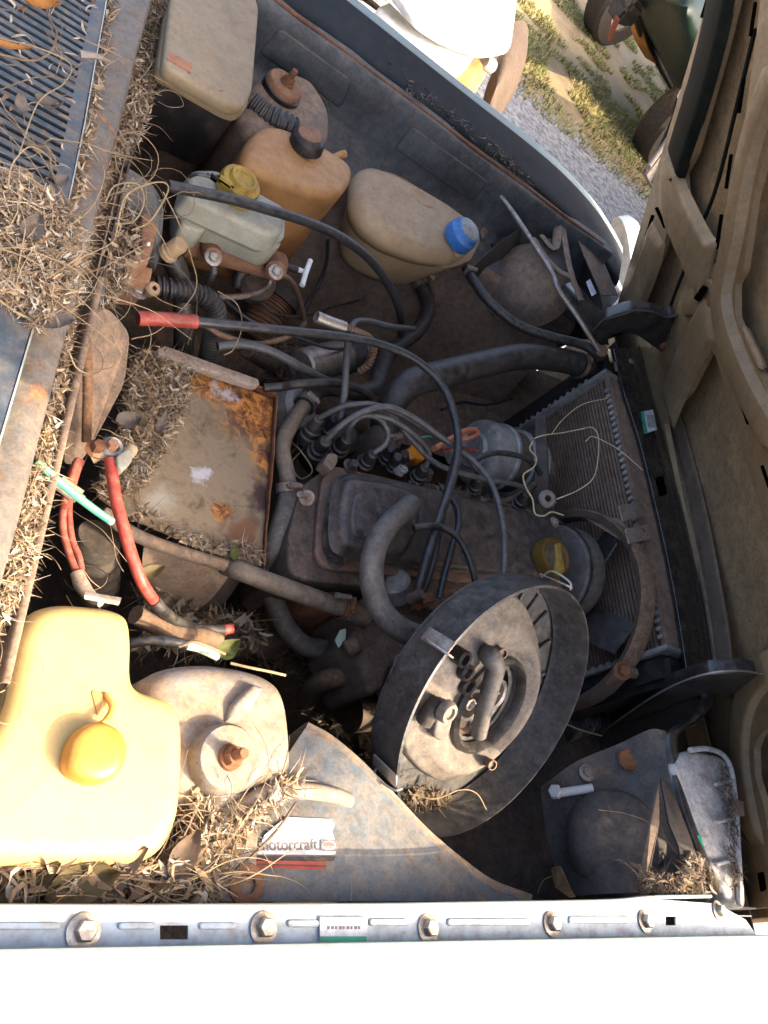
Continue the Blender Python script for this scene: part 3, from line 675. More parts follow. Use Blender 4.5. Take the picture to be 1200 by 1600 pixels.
# corner rail sweeping down to the headlight panel
patch('corner_rail', [[P(a,b,z-.004), P(a+9,b+1,z+.002), P(a+17,b+2,z-.001), P(a+20,b+3,z-.012)] for a, b, z in ((1090,1052,.868),(1096,1090,.862),(1078,1118,.858),(1046,1140,.858),(1040,1158,.858),(1047,1200,.858),(1062,1262,.86),(1085,1330,.865),(1108,1392,.88))], 'black_steel', car, .002, 5)
hp = patch('headlight_panel', [[(845,1230,.72),(900,1190,.765),(965,1163,.80),(1015,1140,.845),(1040,1142,.856)],
    [(850,1280,.71),(910,1240,.765),(975,1210,.80),(1020,1190,.835),(1043,1192,.853)],
    [(860,1330,.71),(925,1300,.775),(985,1280,.815),(1030,1270,.835),(1060,1272,.853)],
    [(872,1370,.72),(928,1350,.785),(990,1340,.82),(1050,1340,.84),(1085,1340,.86)],
    [(880,1402,.73),(938,1397,.79),(1000,1395,.83),(1060,1393,.85),(1108,1392,.875)]], 'bucket', car, .002, 6, .003, 11)
HPT = bvh(hp)
lathe('plug_hole', [(0,.001),(.010,.002),(.0125,.004),(.015,.0015)], HIT(HPT,981,1187,.003), (-.45,.1,.85), 'rust_steel', hp, seg=20)
lathe('washer', [(0,.006),(.006,.006),(.0065,.003),(.012,.002),(.0125,0)], HIT(HPT,916,1208,.001), (-.4,.1,.85), 'bare_steel', hp, seg=20)
lathe('headlight_bowl', [(0,.011),(.03,.010),(.048,.0065),(.060,.001),(.068,-.008),(.07,-.02)], HIT(HPT,970,1312,-.002), (-.55,.05,.85), 'bucket', hp, seg=44)
slab('sunlit_gap_piece', [HIT(HPT,884,1362,.02), HIT(HPT,896,1360,.02), HIT(HPT,908,1385,.02), HIT(HPT,900,1402,.02), HIT(HPT,890,1392,.02)], (0,0,-.008), 'primer_tan', hp, r=.004, bev=.002)  # added tan piece, its colour stands in for sunlight through a gap
# folded triangular stay
slab('stay', [P(996,1390,.85), P(1012,1383,.86), P(1031,1286,.872), P(1030,1222,.868), P(1026,1240,.868), P(1016,1288,.868)], (0,0,-.004), 'brown_panel', hp, r=.003, bev=.001)
slab('stay', [P(1033,1215,.868), P(1046,1222,.868), P(1080,1310,.87), P(1105,1385,.876), P(1000,1393,.86), P(998,1382,.86), P(1068,1372,.866), P(1060,1320,.866), P(1045,1285,.866)], (0,0,-.003), 'dark_panel', hp, r=.003, bev=.001)
tube('adjuster_pin', [HIT(HPT,864,1240,.012), HIT(HPT,885,1238,.012), HIT(HPT,924,1235,.008)], .0062, 'white_bit', hp, seg=12)
bolt(HIT(HPT,872,1239,.012), (-.8,.2,.4), .010, 'white_bit', hp, .012, False, 'adjuster_head')
# far headlight panel: dished sheet, mirrored stay
hp2 = patch('headlight_panel', [[(735,420,.80),(780,380,.83),(830,350,.85),(880,350,.87),(905,380,.87)],
    [(745,470,.70),(790,430,.76),(840,410,.78),(890,400,.83),(925,425,.87)],
    [(760,520,.62),(800,480,.72),(850,455,.74),(900,440,.82),(938,465,.87)],
    [(775,560,.58),(815,520,.66),(860,500,.70),(905,490,.80),(945,505,.865)],
    [(790,600,.52),(830,560,.58),(870,545,.64),(910,530,.74),(950,540,.84)]], 'dark_panel', car, .002, 6, .003, 11)
lathe('headlight_bowl', [(0,.05),(.03,.047),(.06,.036),(.082,.018),(.09,0),(.094,-.004)], P(826,444,.80), (-.72,-.30,.62), 'brown_panel', hp2, seg=40)
for k_, q_ in enumerate(([(878,348,.89),(884,385,.89),(892,425,.888),(908,470,.88)], [(833,372,.872),(850,398,.874),(872,422,.88),(896,434,.886)], [(846,368,.874),(866,388,.882),(872,352,.888)])):
    tube('stay', q_, .009, 'brown_panel', hp2, seg=10, flat=.35)
slab('gusset_web', [P(838,374,.868), P(862,372,.874), P(880,360,.882), P(890,425,.88), P(870,418,.874)], (0,0,-.003), 'dark_panel', hp2, r=.006, bev=.001)
patch('side_rail', [[(870,455,.86),(882,445,.872),(897,438,.868)],[(895,490,.862),(910,478,.874),(925,470,.868)],[(925,525,.862),(940,510,.872),(952,500,.866)]], 'black_steel', hp2, .002, 4)
slab('label', [P(916,440,.88), P(922,436,.88), P(932,458,.88), P(925,463,.88)], (0,0,-.0006), 'label_white', hp2, r=0, bev=0)
patch('fender_brace', [[(894,350,.89),(912,400,.888),(940,462,.88)],[(908,356,.888),(928,405,.886),(952,462,.878)],[(922,364,.88),(943,412,.878),(964,462,.87)]], 'brown_panel', car, .002, 4)
patch('grille_wall', [[Vector((1.13,y,.84)), Vector((1.15,y,.7)), Vector((1.15,y,.4))] for y in (.3,.7,1.1)], 'dark_panel', car, .002, 3)
patch('front_valance', [[Vector((1.2,y,.80)), Vector((1.32,y,.72)), Vector((1.40,y,.55)), Vector((1.42,y,.33))] for y in (-.18,.0,.3,.7,1.1,1.3,1.46)], 'dark_panel', car, .002, 3)
patch('corner_filler', [[Vector((x,y,z)) for x, z in ((.80,.56),(.95,.60),(1.1,.62),(1.3,.60))] for y in (-.1,.06,.16,.30,.38)], 'dark_panel', car, .002, 3)
patch('corner_filler', [[Vector((x,y,z)) for x, z in ((.80,.50),(.95,.52),(1.1,.55),(1.3,.58))] for y in (.90,1.0,1.1,1.25)], 'brown_panel', car, .002, 3)
# ---------------------------------------------------------------- hood (opened on the front hinges to 50 degrees)
HA = math.radians(50); H0 = Vector((1.17, 0, .90)); HN = Vector((math.sin(HA), 0, math.cos(HA)))   # outward normal
HI = -HN                                                     # towards the engine bay
HD = Vector((-math.cos(HA), 0, math.sin(HA)))                # up the hood
def HP(px, py, off=0): return PL(px, py, H0 + HI*off, HN)
def HW(s, y, off=0): return H0 + HD*s + Vector((0, y, 0)) + HI*off
hood = patch('hood', [[HW(s, y, o) for y, o in ((.03,.0),(.05,-.012),(.3,-.026),(.65,-.03),(1.0,-.026),(1.28,-.012),(1.303,.0))] for s in (-.30,-.05,.3,.7,1.0,1.1)], 'hood_skin', car, .0012, 5)
hood['label'] = 'raised hood with tan stamped inner frame seen from below'
OFF = .012
p1 = [(1150,0),(1128,88),(1084,244),(1068,272),(1071,304),(1082,336),(1092,375),(1103,408),(1112,414),(1121,410),(1128,385),(1137,348),(1157,240),(1181,60),(1189,-5),(1200,-90),(1170,-90)]
p2 = [(1042,362),(1068,400),(1078,432),(1062,462),(1056,488),(1004,480),(1006,460),(1034,395)]
p3 = [(1215,190),(1200,224),(1177,312),(1161,424),(1149,444),(1149,496),(1173,548),(1189,588),(1203,628),(1260,740),(1400,760),(1500,300),(1420,100),(1280,60)]
p4 = [(1110,546),(1093,580),(1077,612),(1057,634),(1038,662),(1046,705),(1062,785),(1085,875),(1108,990),(1124,1045),(1150,1058),(1175,1040),(1200,1000),(1240,960),(1225,900),(1190,800),(1155,690),(1128,590),(1118,556)]
p5 = [(1186,1150),(1178,1170),(1180,1215),(1194,1260),(1200,1300),(1235,1340),(1300,1290),(1330,1200),(1290,1130),(1230,1110)]
def hring(px, off, r=.006): return round_poly([HP(a, b, off) for a, b in px], r, 2)
outer = [HW(-.28,.042,OFF), HW(-.28,1.292,OFF), HW(.3,1.296,OFF), HW(.7,1.296,OFF), HW(1.05,1.29,OFF), HW(1.09,1.0,OFF), HW(1.09,.3,OFF), HW(1.05,.042,OFF)]
frm = plate('inner_frame', outer, [hring(p, OFF) for p in (p1, p2, p3, p4, p5)], HN*.010, 'hood_paint', hood, .0022)
def bead(name, px, w, h, m='hood_paint', off=OFF-.004):
    """raised channel pressed into the frame: closed outline lifted towards the bay"""
    return slab(name, [HP(a, b, off+h) for a, b in px], HN*(h+.004), m, frm, r=.012, bev=min(h*.7,.0065), rings=3, smooth=60)
# left edge channel (unpainted black) and its painted lower run into the diagonal rib
bead('diagonal_bump', [(1082,332),(1092,352),(1100,380),(1093,384),(1084,362),(1077,340)], 0, .010)
# long rib down the middle
bead('rib_rail', [(1156,505),(1163,518),(1184,562),(1187,580),(1178,574),(1160,530)], 0, .009)
bead('hinge_pad', [(1096,432),(1117,440),(1122,470),(1090,494),(1066,496),(1064,478),(1076,450)], 0, .009)
def hrib(name, path, wpx, h, m='hood_paint'):
    pts = cat_rom([HP(a, b, OFF-.001) for a, b in path], 8); n = len(pts); sc = (HP(path[1][0]+wpx, path[1][1], OFF)-HP(path[1][0], path[1][1], OFF)).length/2
    bm = bmesh.new(); rows = []
    for i, q in enumerate(pts):
        t = (pts[min(i+1, n-1)]-pts[max(i-1, 0)]).normalized(); s_ = t.cross(HI).normalized(); e = min(1, min(i, n-1-i)/3+.25)
        rows.append([bm.verts.new(q + s_*sc*w_ + HI*h*k_*e) for w_, k_ in ((-1.02,0),(-.98,.06),(-.88,.70),(-.80,.93),(-.66,1),(0,.97),(.66,1),(.80,.93),(.88,.70),(.98,.06),(1.02,0))])
    for a_, b_ in zip(rows, rows[1:]):
        for k in range(10): bm.faces.new((a_[k], a_[k+1], b_[k+1], b_[k]))
    bm.faces.new(rows[0]); bm.faces.new(rows[-1])
    return fin(bm, name, m, frm, 40)
hrib('edge_channel', [(1150,-90),(1142,-50),(1124,40),(1098,140),(1072,222),(1059,262)], 38, .016, 'hood_black')
hrib('diagonal_rib', [(1060,256),(1054,285),(1060,322),(1080,368),(1100,408),(1112,424)], 30, .016)
hrib('lower_edge_rib', [(1030,362),(1020,402),(1002,448),(986,482)], 26, .012)
hrib('main_rib', [(1222,110),(1205,150),(1183,215),(1166,290),(1152,370),(1140,425),(1134,470),(1142,520),(1164,580),(1190,635),(1222,690)], 27, .017)
hrib('cross_rib', [(1116,492),(1098,520),(1078,560),(1060,600),(1044,642)], 36, .010)
hrib('lower_frame_rib', [(1215,1035),(1185,1062),(1166,1105),(1160,1170),(1168,1240),(1185,1320)], 26, .012)
for px, py, a in ((1101,12,0),(1073,140,0),(1054,205,0),(1037,282,0),(1015,352,0),(1032,340,1),(1062,400,1),(1176,30,2),(1158,150,2),(1138,268,2),(1123,362,2),(1130,553,3),(1163,645,3),(1196,745,3)):
    d = {0:(5,-16),1:(7,16),2:(4,-27),3:(6,18)}[a]; w = 2.6
    q = Vector((d[0], d[1])).normalized(); t = Vector((-q.y, q.x))*w
    pts = [HP(px+d[0]+t.x, py+d[1]+t.y, OFF+.0008), HP(px+d[0]-t.x, py+d[1]-t.y, OFF+.0008), HP(px-d[0]-t.x, py-d[1]-t.y, OFF+.0008), HP(px-d[0]+t.x, py-d[1]+t.y, OFF+.0008)]
    slab('slot', pts, HN*.001, 'void', frm, r=.003, bev=0)
slab('oval_slot', [HP(1083,466,OFF+.0105), HP(1098,445,OFF+.0105), HP(1106,450,OFF+.0105), HP(1092,472,OFF+.0105)], HN*.0015, 'void', frm, r=.006, bev=0)
slab('slot', [HP(1183,1364,OFF+.0008), HP(1193,1362,OFF+.0008), HP(1197,1390,OFF+.0008), HP(1188,1394,OFF+.0008)], HN*.001, 'void', frm, r=.005, bev=0)
# dark strips laid on the skin behind opening 1 and 2
tube('dark_strip', [HP(1180,45,.001), HP(1150,170,.001), HP(1120,290,.001), HP(1095,355,.001)], .0055, 'hood_black', hood, seg=8, flat=.6)
tube('dark_strip', [HP(1072,415,.001), HP(1056,455,.001), HP(1044,490,.001)], .0045, 'hood_black', hood, seg=8, flat=.6)
# hinge arms
def arm(y, px, th, m, parent):
    return slab('hinge_arm', [PY(a, b, y) for a, b in px], (0, th, 0), m, parent, r=.01, bev=.003, rings=3)
a1 = arm(1.0, [(928,520),(945,500),(985,487),(1022,489),(1040,497),(1058,493),(1061,520),(1052,552),(1040,556),(1018,540),(995,524),(968,520),(948,532),(940,548)], .03, 'black_steel', car)
patch('arm_lip', [[PY(a,b,.994), PY(a,b,1.012), PY(a,b,1.034)] for a, b in ((926,516),(945,497),(985,484),(1022,486),(1040,494),(1060,490))], 'dark_panel', a1, .003, 4)
bolt(PY(1050,524,.998), (0,-1,0.1), .007, 'dark_panel', a1); bolt(PY(1038,540,.998), (0,-1,.1), .006, 'rust_steel', a1)
a2 = arm(.335, [(942,1146),(998,1105),(1055,1072),(1110,1054),(1160,1050),(1203,1058),(1206,1070),(1185,1088),(1150,1092),(1110,1084),(1060,1099),(1000,1130),(955,1152)], .022, 'black_steel', car)
patch('arm_lip', [[PY(a,b,.328), PY(a,b,.345), PY(a,b,.362)] for a, b in ((940,1143),(998,1101),(1055,1068),(1110,1050),(1160,1047),(1206,1055))], 'bare_steel', a2, .0025, 4)

# ---- headlights
def headlight(label, px, z, m, rib):
    t = thing('headlight', label, 'headlight')
    b = prism('housing', px, z, z-.14, m, t, r=.014, bev=.008, scale=.98, rings=4)
    return t, b
hl, hb = headlight('dirty white plastic headlight housing with ribs beside the bolted fender corner', [(1050,1192),(1076,1171),(1128,1180),(1148,1204),(1160,1300),(1168,1424),(1140,1408),(1108,1345),(1078,1262)], .862, 'pale_plastic', 1)
tube('rim', [P(x,y,.866) for x, y in ((1078,1172),(1105,1170),(1130,1180),(1143,1205),(1150,1260),(1153,1330),(1155,1415))], .004, 'pale_plastic', hl, seg=8)
for y in (1222,1281,1347): tube('rib', [P(1118,y+4,.868), P(1146,y-3,.866)], .0026, 'pale_plastic', hl, seg=8)
slab('clip', [P(1146,1247,.872), P(1162,1252,.872), P(1164,1275,.872), P(1146,1272,.872)], (0,0,-.006), 'brown_panel', hl, r=.002, bev=.001)
slab('green_label', [P(1089,1306,.864), P(1095,1304,.864), P(1104,1344,.864), P(1099,1342,.864)], (0,0,-.0006), 'label_green', hl, r=0, bev=0)
hl2 = thing('headlight', 'clear far headlight lens with cyan edge next to the far fender tip', 'headlight')
lathe('lens', [(0,.03),(.045,.025),(.075,.012),(.088,-.004),(.09,-.03)], P(985,395,.80), (.55,.1,.6), 'glass_lens', hl2, seg=36, sx=1.2)
slab('housing', [P(935,395,.845), P(960,420,.84), P(975,455,.83), P(960,475,.83), P(945,440,.84)], (0,0,-.06), 'pale_plastic', hl2, r=.006, bev=.003)
slab('reflector_edge', [P(918,362,.862), P(926,366,.862), P(938,402,.855), P(930,400,.855)], (0,0,-.01), 'cyan_bit', hl2, r=.002, bev=.001)
slab('trim', [P(972,345,.80), P(982,350,.80), P(1004,372,.78), P(1000,384,.78), P(985,380,.78)], (0,0,-.012), 'pale_plastic', hl2, r=.003, bev=.002)
# ================================================================= ENGINE
eng = thing('engine', 'grimy inline engine with dusty pressed valve cover between radiator and firewall', 'engine')
ZV = .745
fl_px = [(520,727),(565,737),(700,768),(858,806),(893,830),(897,905),(870,925),(700,905),(560,893),(508,888),(493,868),(497,800),(505,745)]
vc = prism('valve_cover', [(547,733),(640,750),(760,780),(858,804),(884,835),(884,888),(862,903),(700,885),(560,869),(528,864),(518,848),(522,796),(530,748)], .770, ZV, 'cover_paint', eng, r=.016, bev=.012, rings=5, smooth=60, scale=1.03)
prism('cover_flange', fl_px, ZV+.002, ZV-.008, 'rim_rust', vc, r=.012, bev=.002)
prism('cover_dome', [(550,742),(629,756),(656,774),(662,806),(648,843),(628,868),(562,858),(534,848),(532,804),(538,754)], .795, .765, 'cover_paint', vc, r=.018, bev=.011, rings=5, smooth=60, scale=1.1)
prism('baffle_step', [(556,765),(585,772),(592,805),(598,846),(552,838),(548,805)], .7985, .785, 'cover_paint', vc, r=.014, bev=.005, rings=3)
for px, py in ((547,729),(523,876),(665,742),(766,790)): bolt(P(px,py,ZV+.004), (0,0,1), .0075, 'cover_paint', vc, .012)
# oil filler cap
c = P(860,872,.785); oc = lathe('oil_filler_cap', [(0,.010),(.022,.0105),(.027,.014),(.031,.013),(.0325,.006),(.0325,-.008),(.028,-.012),(.026,-.03)], c, (-.05,-.15,1), 'cap_brass', vc, seg=40, wob=lambda a, r, h: 1+.012*math.cos(24*a) if r > .03 else 1)
lathe('cap_face', [(0,.0112),(.021,.0116),(.0225,.0105)], c, (-.05,-.15,1), 'greasy_iron', oc, seg=30)
slab('cap_handle', [P(868,848,.802), P(876,846,.802), P(880,872,.802), P(884,890,.802), P(877,899,.802), P(870,892,.802), P(872,872,.802)], (0,0,-.010), 'cap_yellow', oc, r=.004, bev=.003)
# head and block
prism('cylinder_head', [(450,838),(470,760),(505,735),(700,762),(862,800),(905,835),(905,930),(700,925),(560,915),(470,905)], ZV-.008, .66, 'greasy_iron', eng, r=.008, bev=.004)
prism('engine_block', [(470,830),(520,735),(700,765),(862,805),(905,840),(900,935),(700,930),(500,920)], .66, .36, 'greasy_iron', eng, r=.012, bev=.006)
prism('head_rail', [(640,748),(730,768),(852,802),(850,816),(730,784),(640,764)], ZV+.006, ZV-.01, 'cast_iron', eng, r=.004, bev=.002)
for i in range(5): bolt(P(480+i*3, 870+i*4-(i%2)*14, .72), (0,-.6,.6), .006, 'rust_steel', eng)
prism('head_end', [(450,835),(490,825),(498,890),(470,905),(452,890)], .735, .60, 'greasy_iron', eng, r=.008, bev=.006)
for px, py in ((565,905),(600,915),(640,920)): bolt(P(px,py,.70), (0,-.3,1), .008, 'rust_steel', eng)
bolt(P(480,778,.755), (-.6,-.4,.6), .0065, 'tape', eng, .02, True, 'temperature_sender'); tube('sender_stud', [(478,776,.775),(468,772,.785)], .004, 'bare_steel', eng)
prism('lift_eye', [(505,722),(515,706),(528,710),(528,722),(520,735)], .772, .75, 'dusty_pipe', eng, r=.004, bev=.002)
# intake / carburettor side castings
prism('intake_manifold', [(548,948),(575,928),(600,925),(640,935),(690,960),(700,1010),(640,1020),(610,1045),(600,1080),(580,1085),(568,1048),(545,1002),(560,975)], .71, .60, 'cast_iron', eng, r=.010, bev=.010, rings=4, smooth=60)
cyl('manifold_stub', (560,1005,.715), (540,1016,.705), .012, 'cast_iron', eng); cyl('manifold_port', (622,930,.72), (616,905,.745), .022, 'aluminium', eng)
cyl('manifold_neck', (575,968,.725), (543,953,.725), .014, 'cast_iron', eng)
prism('carburettor', [(650,1010),(700,980),(760,1000),(780,1060),(740,1110),(680,1100)], .76, .65, 'aluminium', eng, r=.012, bev=.006)
prism('carburettor', [(665,900),(690,895),(700,935),(680,955),(655,945)], .74, .66, 'cast_iron', eng, r=.006, bev=.005)
prism('exhaust_stub', [(470,905),(520,905),(560,930),(545,960),(490,950)], .67, .55, 'rust_steel', eng, r=.012, bev=.008)
for px, py, z in ((470,880,.69),(500,905,.70),(520,935,.70)): bolt(P(px,py,z), (0,-.5,.8), .008, 'rust_steel', eng)
lathe('starter', [(0,.05),(.02,.05),(.028,.045),(.03,0),(.03,-.05),(0,-.05)], P(590,1110,.58), (1,.2,0), 'greasy_iron', eng, seg=24)
# timing cover drum at the front of the engine
tc = Vector((.953,.558,.725))
lathe('timing_cover', [(0,-.012),(.06,-.012),(.08,-.008),(.084,.0),(.084,.036),(.080,.043),(.0,.043)], tc, (1,.12,0), 'rubber_grey', eng, seg=56, smooth=40)
lathe('cover_seam', [(.0845,-.003),(.0865,-.003),(.0865,.002),(.0845,.002)], tc, (1,.12,0), 'rubber', eng, seg=56)
bolt(P(866,816,.795), (0,0,1), .006, 'bare_steel', eng)
# oil filter and dipstick
tube('dipstick', [(742,762,.74),(748,746,.78),(745,735,.79)], .0025, 'bare_steel', eng)
# coolant housing under the top hose
lathe('thermostat_housing', [(0,.02),(.024,.02),(.028,.01),(.028,-.05),(.036,-.055),(.036,-.07),(0,-.07)], P(596,690,.715), (.1,.1,1), 'greasy_iron', eng, seg=28)

# ---- ignition: distributor, plug boots, leads
dist = thing('distributor', 'black distributor cap with rubber lead boots below the top hose bend', 'distributor')
dc = P(522,690,.70)
lathe('cap', [(0,.03),(.022,.03),(.032,.022),(.036,.005),(.036,-.02),(.040,-.025),(.040,-.05),(0,-.05)], dc, (-.15,-.05,1), 'black_plastic', dist, seg=32)
lathe('body', [(.03,-.05),(.03,-.11),(.02,-.13),(0,-.13)], dc, (-.15,-.05,1), 'aluminium', dist, seg=24)
def boot(a, b, r, parent, m='rubber', name='boot'):
    a, b = V(a), V(b); h = (b-a).length
    pr = [(0,0),(r*1.1,0),(r*1.2,h*.1),(r*1.2,h*.28),(r*.95,h*.32),(r*1.05,h*.38),(r*1.05,h*.5),(r*.85,h*.55),(r*.9,h*.62),(r*.75,h*.72),(r*.7,h*.95),(r*.5,h),(0,h)]
    return lathe(name, pr, a, b-a, m, parent, seg=18)
for a, b in (((478,690,.72),(499,653,.765)), ((490,712,.72),(510,688,.77)), ((524,708,.72),(543,684,.77)), ((505,685,.70),(526,652,.755))): boot(a, b, .0125, dist)
pb = [((566,728,.745),(584,708,.785)),((648,752,.745),(665,730,.785)),((806,795,.745),(823,770,.785)),((738,770,.745),(748,746,.785))]
labs = ['ignition lead arching over to the plug beside the valve cover dome', 'ignition lead looping down to the boot next to the orange connector', 'long ignition lead running to the boot beside the radiator bracket', 'ignition lead crossing to the boot below the alternator']
lead_pts = [
 [(543,684,.77),(546,668,.79),(566,650,.81),(592,654,.815),(606,675,.81),(602,694,.80),(584,708,.785)],
 [(526,652,.755),(556,648,.80),(600,652,.82),(632,668,.82),(660,692,.81),(671,712,.80),(665,730,.785)],
 [(512,680,.76),(560,648,.80),(610,648,.815),(640,684,.81),(678,722,.80),(720,739,.80),(765,750,.80),(805,757,.795),(820,764,.79),(823,770,.785)],
 [(499,653,.765),(538,635,.80),(580,632,.82),(622,646,.82),(664,671,.81),(713,700,.80),(740,727,.80),(748,746,.785)]]
for i in range(4):
    t = thing('ignition_lead', labs[i], 'cable', group='ignition leads')
    tube('wire', lead_pts[i], .0042, 'cable_grey', t, seg=10); boot(*pb[i], .011, t, 'rubber')
t = thing('ignition_lead', 'longest ignition lead running over the valve cover down to the air cleaner rim', 'cable', group='ignition leads')
tube('wire', [(510,688,.77),(534,664,.80),(569,643,.82),(608,636,.83),(650,655,.83),(690,684,.83),(735,716,.83),(768,756,.84),(784,810,.845),(788,850,.845),(787,905,.85)], .0044, 'cable_grey', t, seg=10)
vs_ = thing('vacuum_switch', 'cluster of small black valves with clips near the valve cover corner', 'valve')
for a, b, m in (((600,725,.74),(612,700,.775),'black_plastic'),((612,735,.745),(622,712,.785),'rubber'),((628,728,.745),(632,708,.78),'black_plastic')): boot(a, b, .010, vs_, m, 'valve')
box('clip', (626,735,.77), (.018,.012,.02), 'aluminium', vs_)
tag(tube('vacuum_tube', [(527,668,.75),(532,650,.78),(538,615,.80),(541,563,.81),(545,530,.815),(553,505,.81),(575,502,.80),(608,510,.78),(646,514,.75)], .0052, 'cable_grey', seg=10), 'grey vacuum tube rising past the ignition coil and bending over', 'hose')
# breather hoses on the cover
br = thing('breather_hose', 'thick grey breather hose curving from valve cover dome under the air cleaner', 'hose')
tube('hose', [(641,788,.81),(630,799,.825),(607,820,.84),(588,852,.845),(580,892,.845),(586,930,.84),(600,960,.835),(625,983,.83),(655,995,.825),(690,1000,.82)], .0145, 'rubber_grey', br, seg=18, res=9)
lathe('hose_end', [(0,.004),(.010,.003),(.0145,-.003),(.0146,-.01)], P(641,788,.81), P(641,788,.81)-P(630,799,.825), 'rubber_grey', br, seg=18)
tag(tube('breather_tube', [(646,825,.825),(668,822,.83),(690,824,.83),(713,838,.83),(730,865,.83),(741,900,.83),(745,925,.82)], .0048, 'rubber', seg=10), 'thin black tube leaving the breather hose across the valve cover', 'hose')
# throttle cable with red sleeve
tcb = thing('throttle_cable', 'black throttle cable with red sleeve looping over the engine', 'cable')
tube('sheath', [(300,502,.83),(350,507,.835),(440,516,.84),(540,527,.84),(600,540,.84),(650,563,.84),(690,601,.84),(710,650,.84),(716,700,.84),(708,745,.83),(690,800,.825),(668,868,.82),(652,925,.80)], .0062, 'cable', tcb, seg=12)
tube('red_sleeve', [(216,497,.82),(260,499,.825),(307,502.5,.83)], .0085, 'red_cable', tcb, seg=12)
tube('inner_wire', [(690,760,.80),(712,790,.805),(716,820,.81),(706,855,.81),(694,900,.80),(686,935,.79)], .0048, 'cable', tcb, seg=10)
tube('second_sheath', [(715,700,.825),(700,760,.815),(686,830,.812),(676,880,.81),(660,930,.79)], .005, 'cable', tcb, seg=10)
lathe('cable_end', [(0,.01),(.008,.01),(.008,-.01),(0,-.01)], P(650,932,.80), (.3,.2,1), 'cast_iron', tcb, seg=12)
box('cable_bracket', (660,938,.79), (.03,.02,.02), 'rust_steel', tcb, .5)

# ================================================================= HOSES
h = thing('radiator_hose', 'thick black top radiator hose bending from engine to the radiator', 'hose')
tube('hose', [(596,694,.70),(603,655,.735),(618,622,.765),(645,598,.785),(690,585,.795),(750,570,.805),(810,558,.815),(860,560,.82),(905,570,.82),(932,580,.82)], .0235, 'rubber', h, seg=22, res=9)
clamp(P(905,571,.82), P(930,580,.82)-P(905,570,.82), .0245, 'rubber_brown', h); clamp(P(600,672,.72), P(603,655,.735)-P(596,694,.70), .0245, 'bare_steel', h)
h = thing('heater_hose', 'black heater hose winding from the expansion tank past the coil', 'hose')
tube('hose', [(655,440,.70),(664,460,.70),(668,485,.70),(655,513,.70),(628,536,.70),(604,555,.70),(593,582,.70),(585,605,.705),(562,613,.71),(530,606,.715),(502,606,.72),(484,620,.725),(474,634,.725)], .0145, 'rubber', h, seg=18)
clamp(P(478,630,.725), P(484,620,.725)-P(472,636,.725), .016, 'bare_steel', h, .013); clamp(P(658,446,.70), P(664,460,.70)-P(655,440,.70), .016, 'zinc', h, .013)
h = thing('coolant_pipe', 'grey bent metal coolant pipe with clamps between battery tray and engine', 'pipe')
tube('pipe', [(476,632,.725),(462,652,.725),(446,680,.725),(441,705,.725),(447,735,.725),(451,760,.725)], .0115, 'dusty_pipe', h, seg=16)
tube('hose', [(451,756,.725),(449,785,.72),(438,822,.715),(426,858,.70),(418,890,.67),(425,930,.65),(445,975,.63),(475,1008,.63),(515,1016,.63),(560,1030,.62)], .0145, 'rubber_grey', h, seg=18)
clamp(P(450,763,.725), P(451,775,.72)-P(450,755,.725), .0155, 'bare_steel', h, .012)
h = thing('bypass_pipe', 'straight grey pipe running from battery tray corner to intake manifold', 'pipe')
tube('pipe', [(352,884,.705),(378,893,.728),(430,913,.73),(500,938,.725),(545,953,.722)], [.012,.012,.0125,.012], 'dusty_pipe', h, seg=16)
clamp(P(540,951,.723), P(545,953,.722)-P(500,938,.725), .0145, 'rust_steel', h, .016); tube('clamp_screw', [(525,930,.745),(548,934,.745)], .004, 'zinc', h)
h = thing('manifold_hose', 'short brown coolant hose curving down under the intake manifold', 'hose')
tube('hose', [(578,1056,.66),(550,1056,.66),(520,1060,.65),(495,1070,.62),(478,1095,.56)], .0145, 'rubber_brown', h, seg=16)
clamp(P(562,1056,.66), P(578,1056,.66)-P(545,1056,.66), .016, 'rust_steel', h)
h = thing('overflow_hose', 'braided overflow hose from the blue-capped tank to the radiator neck', 'hose')
tube('hose', [(728,418,.80),(742,442,.81),(768,475,.82),(810,508,.83),(860,526,.845),(905,537,.855),(926,548,.86),(934,562,.85)], .0088, 'rubber', h, ribs=70, ribamp=.035, seg=14)
clamp(P(733,427,.805), P(742,442,.81)-P(728,418,.80), .0095, 'zinc', h, .008)
tag(tube('bonnet_stay_rod', [(762,275,.86),(772,292,.87),(800,330,.875),(832,378,.885),(862,425,.89),(872,452,.89),(900,492,.892),(918,520,.89),(936,548,.885)], .0046, 'bare_steel', seg=10), 'thin bare steel rod running from far fender to radiator corner', 'rod')
tag(tube('rod_hook', [(757,288,.86),(760,272,.865),(768,262,.865),(776,266,.865),(774,278,.862)], .005, 'rust_steel', seg=10), 'rusty hook holding the steel rod at the far fender', 'hook')
tag(tube('black_pipe', [(268,404,.80),(278,425,.79),(286,460,.77),(288,510,.74),(285,560,.68)], .014, 'rubber', seg=16), 'upright black pipe dropping beside the ribbed conduit', 'pipe')
tag(lathe('pipe_cap', [(0,.016),(.009,.016),(.0105,.013),(.0105,-.004),(.0125,-.006),(.0125,-.012),(0,-.012)], P(270,390,.82), (.3,.0,1), 'tan_plastic', seg=20), 'cream plastic cap on top of the upright black pipe', 'cap')
tag(tube('ribbed_conduit', [(243,450,.80),(270,453,.805),(300,458,.80),(325,468,.795),(337,485,.78),(335,510,.75),(328,545,.70),(322,570,.66)], .0125, 'rubber', ribs=34, ribamp=.14, seg=16), 'black ribbed conduit curling down behind the battery tray', 'conduit')
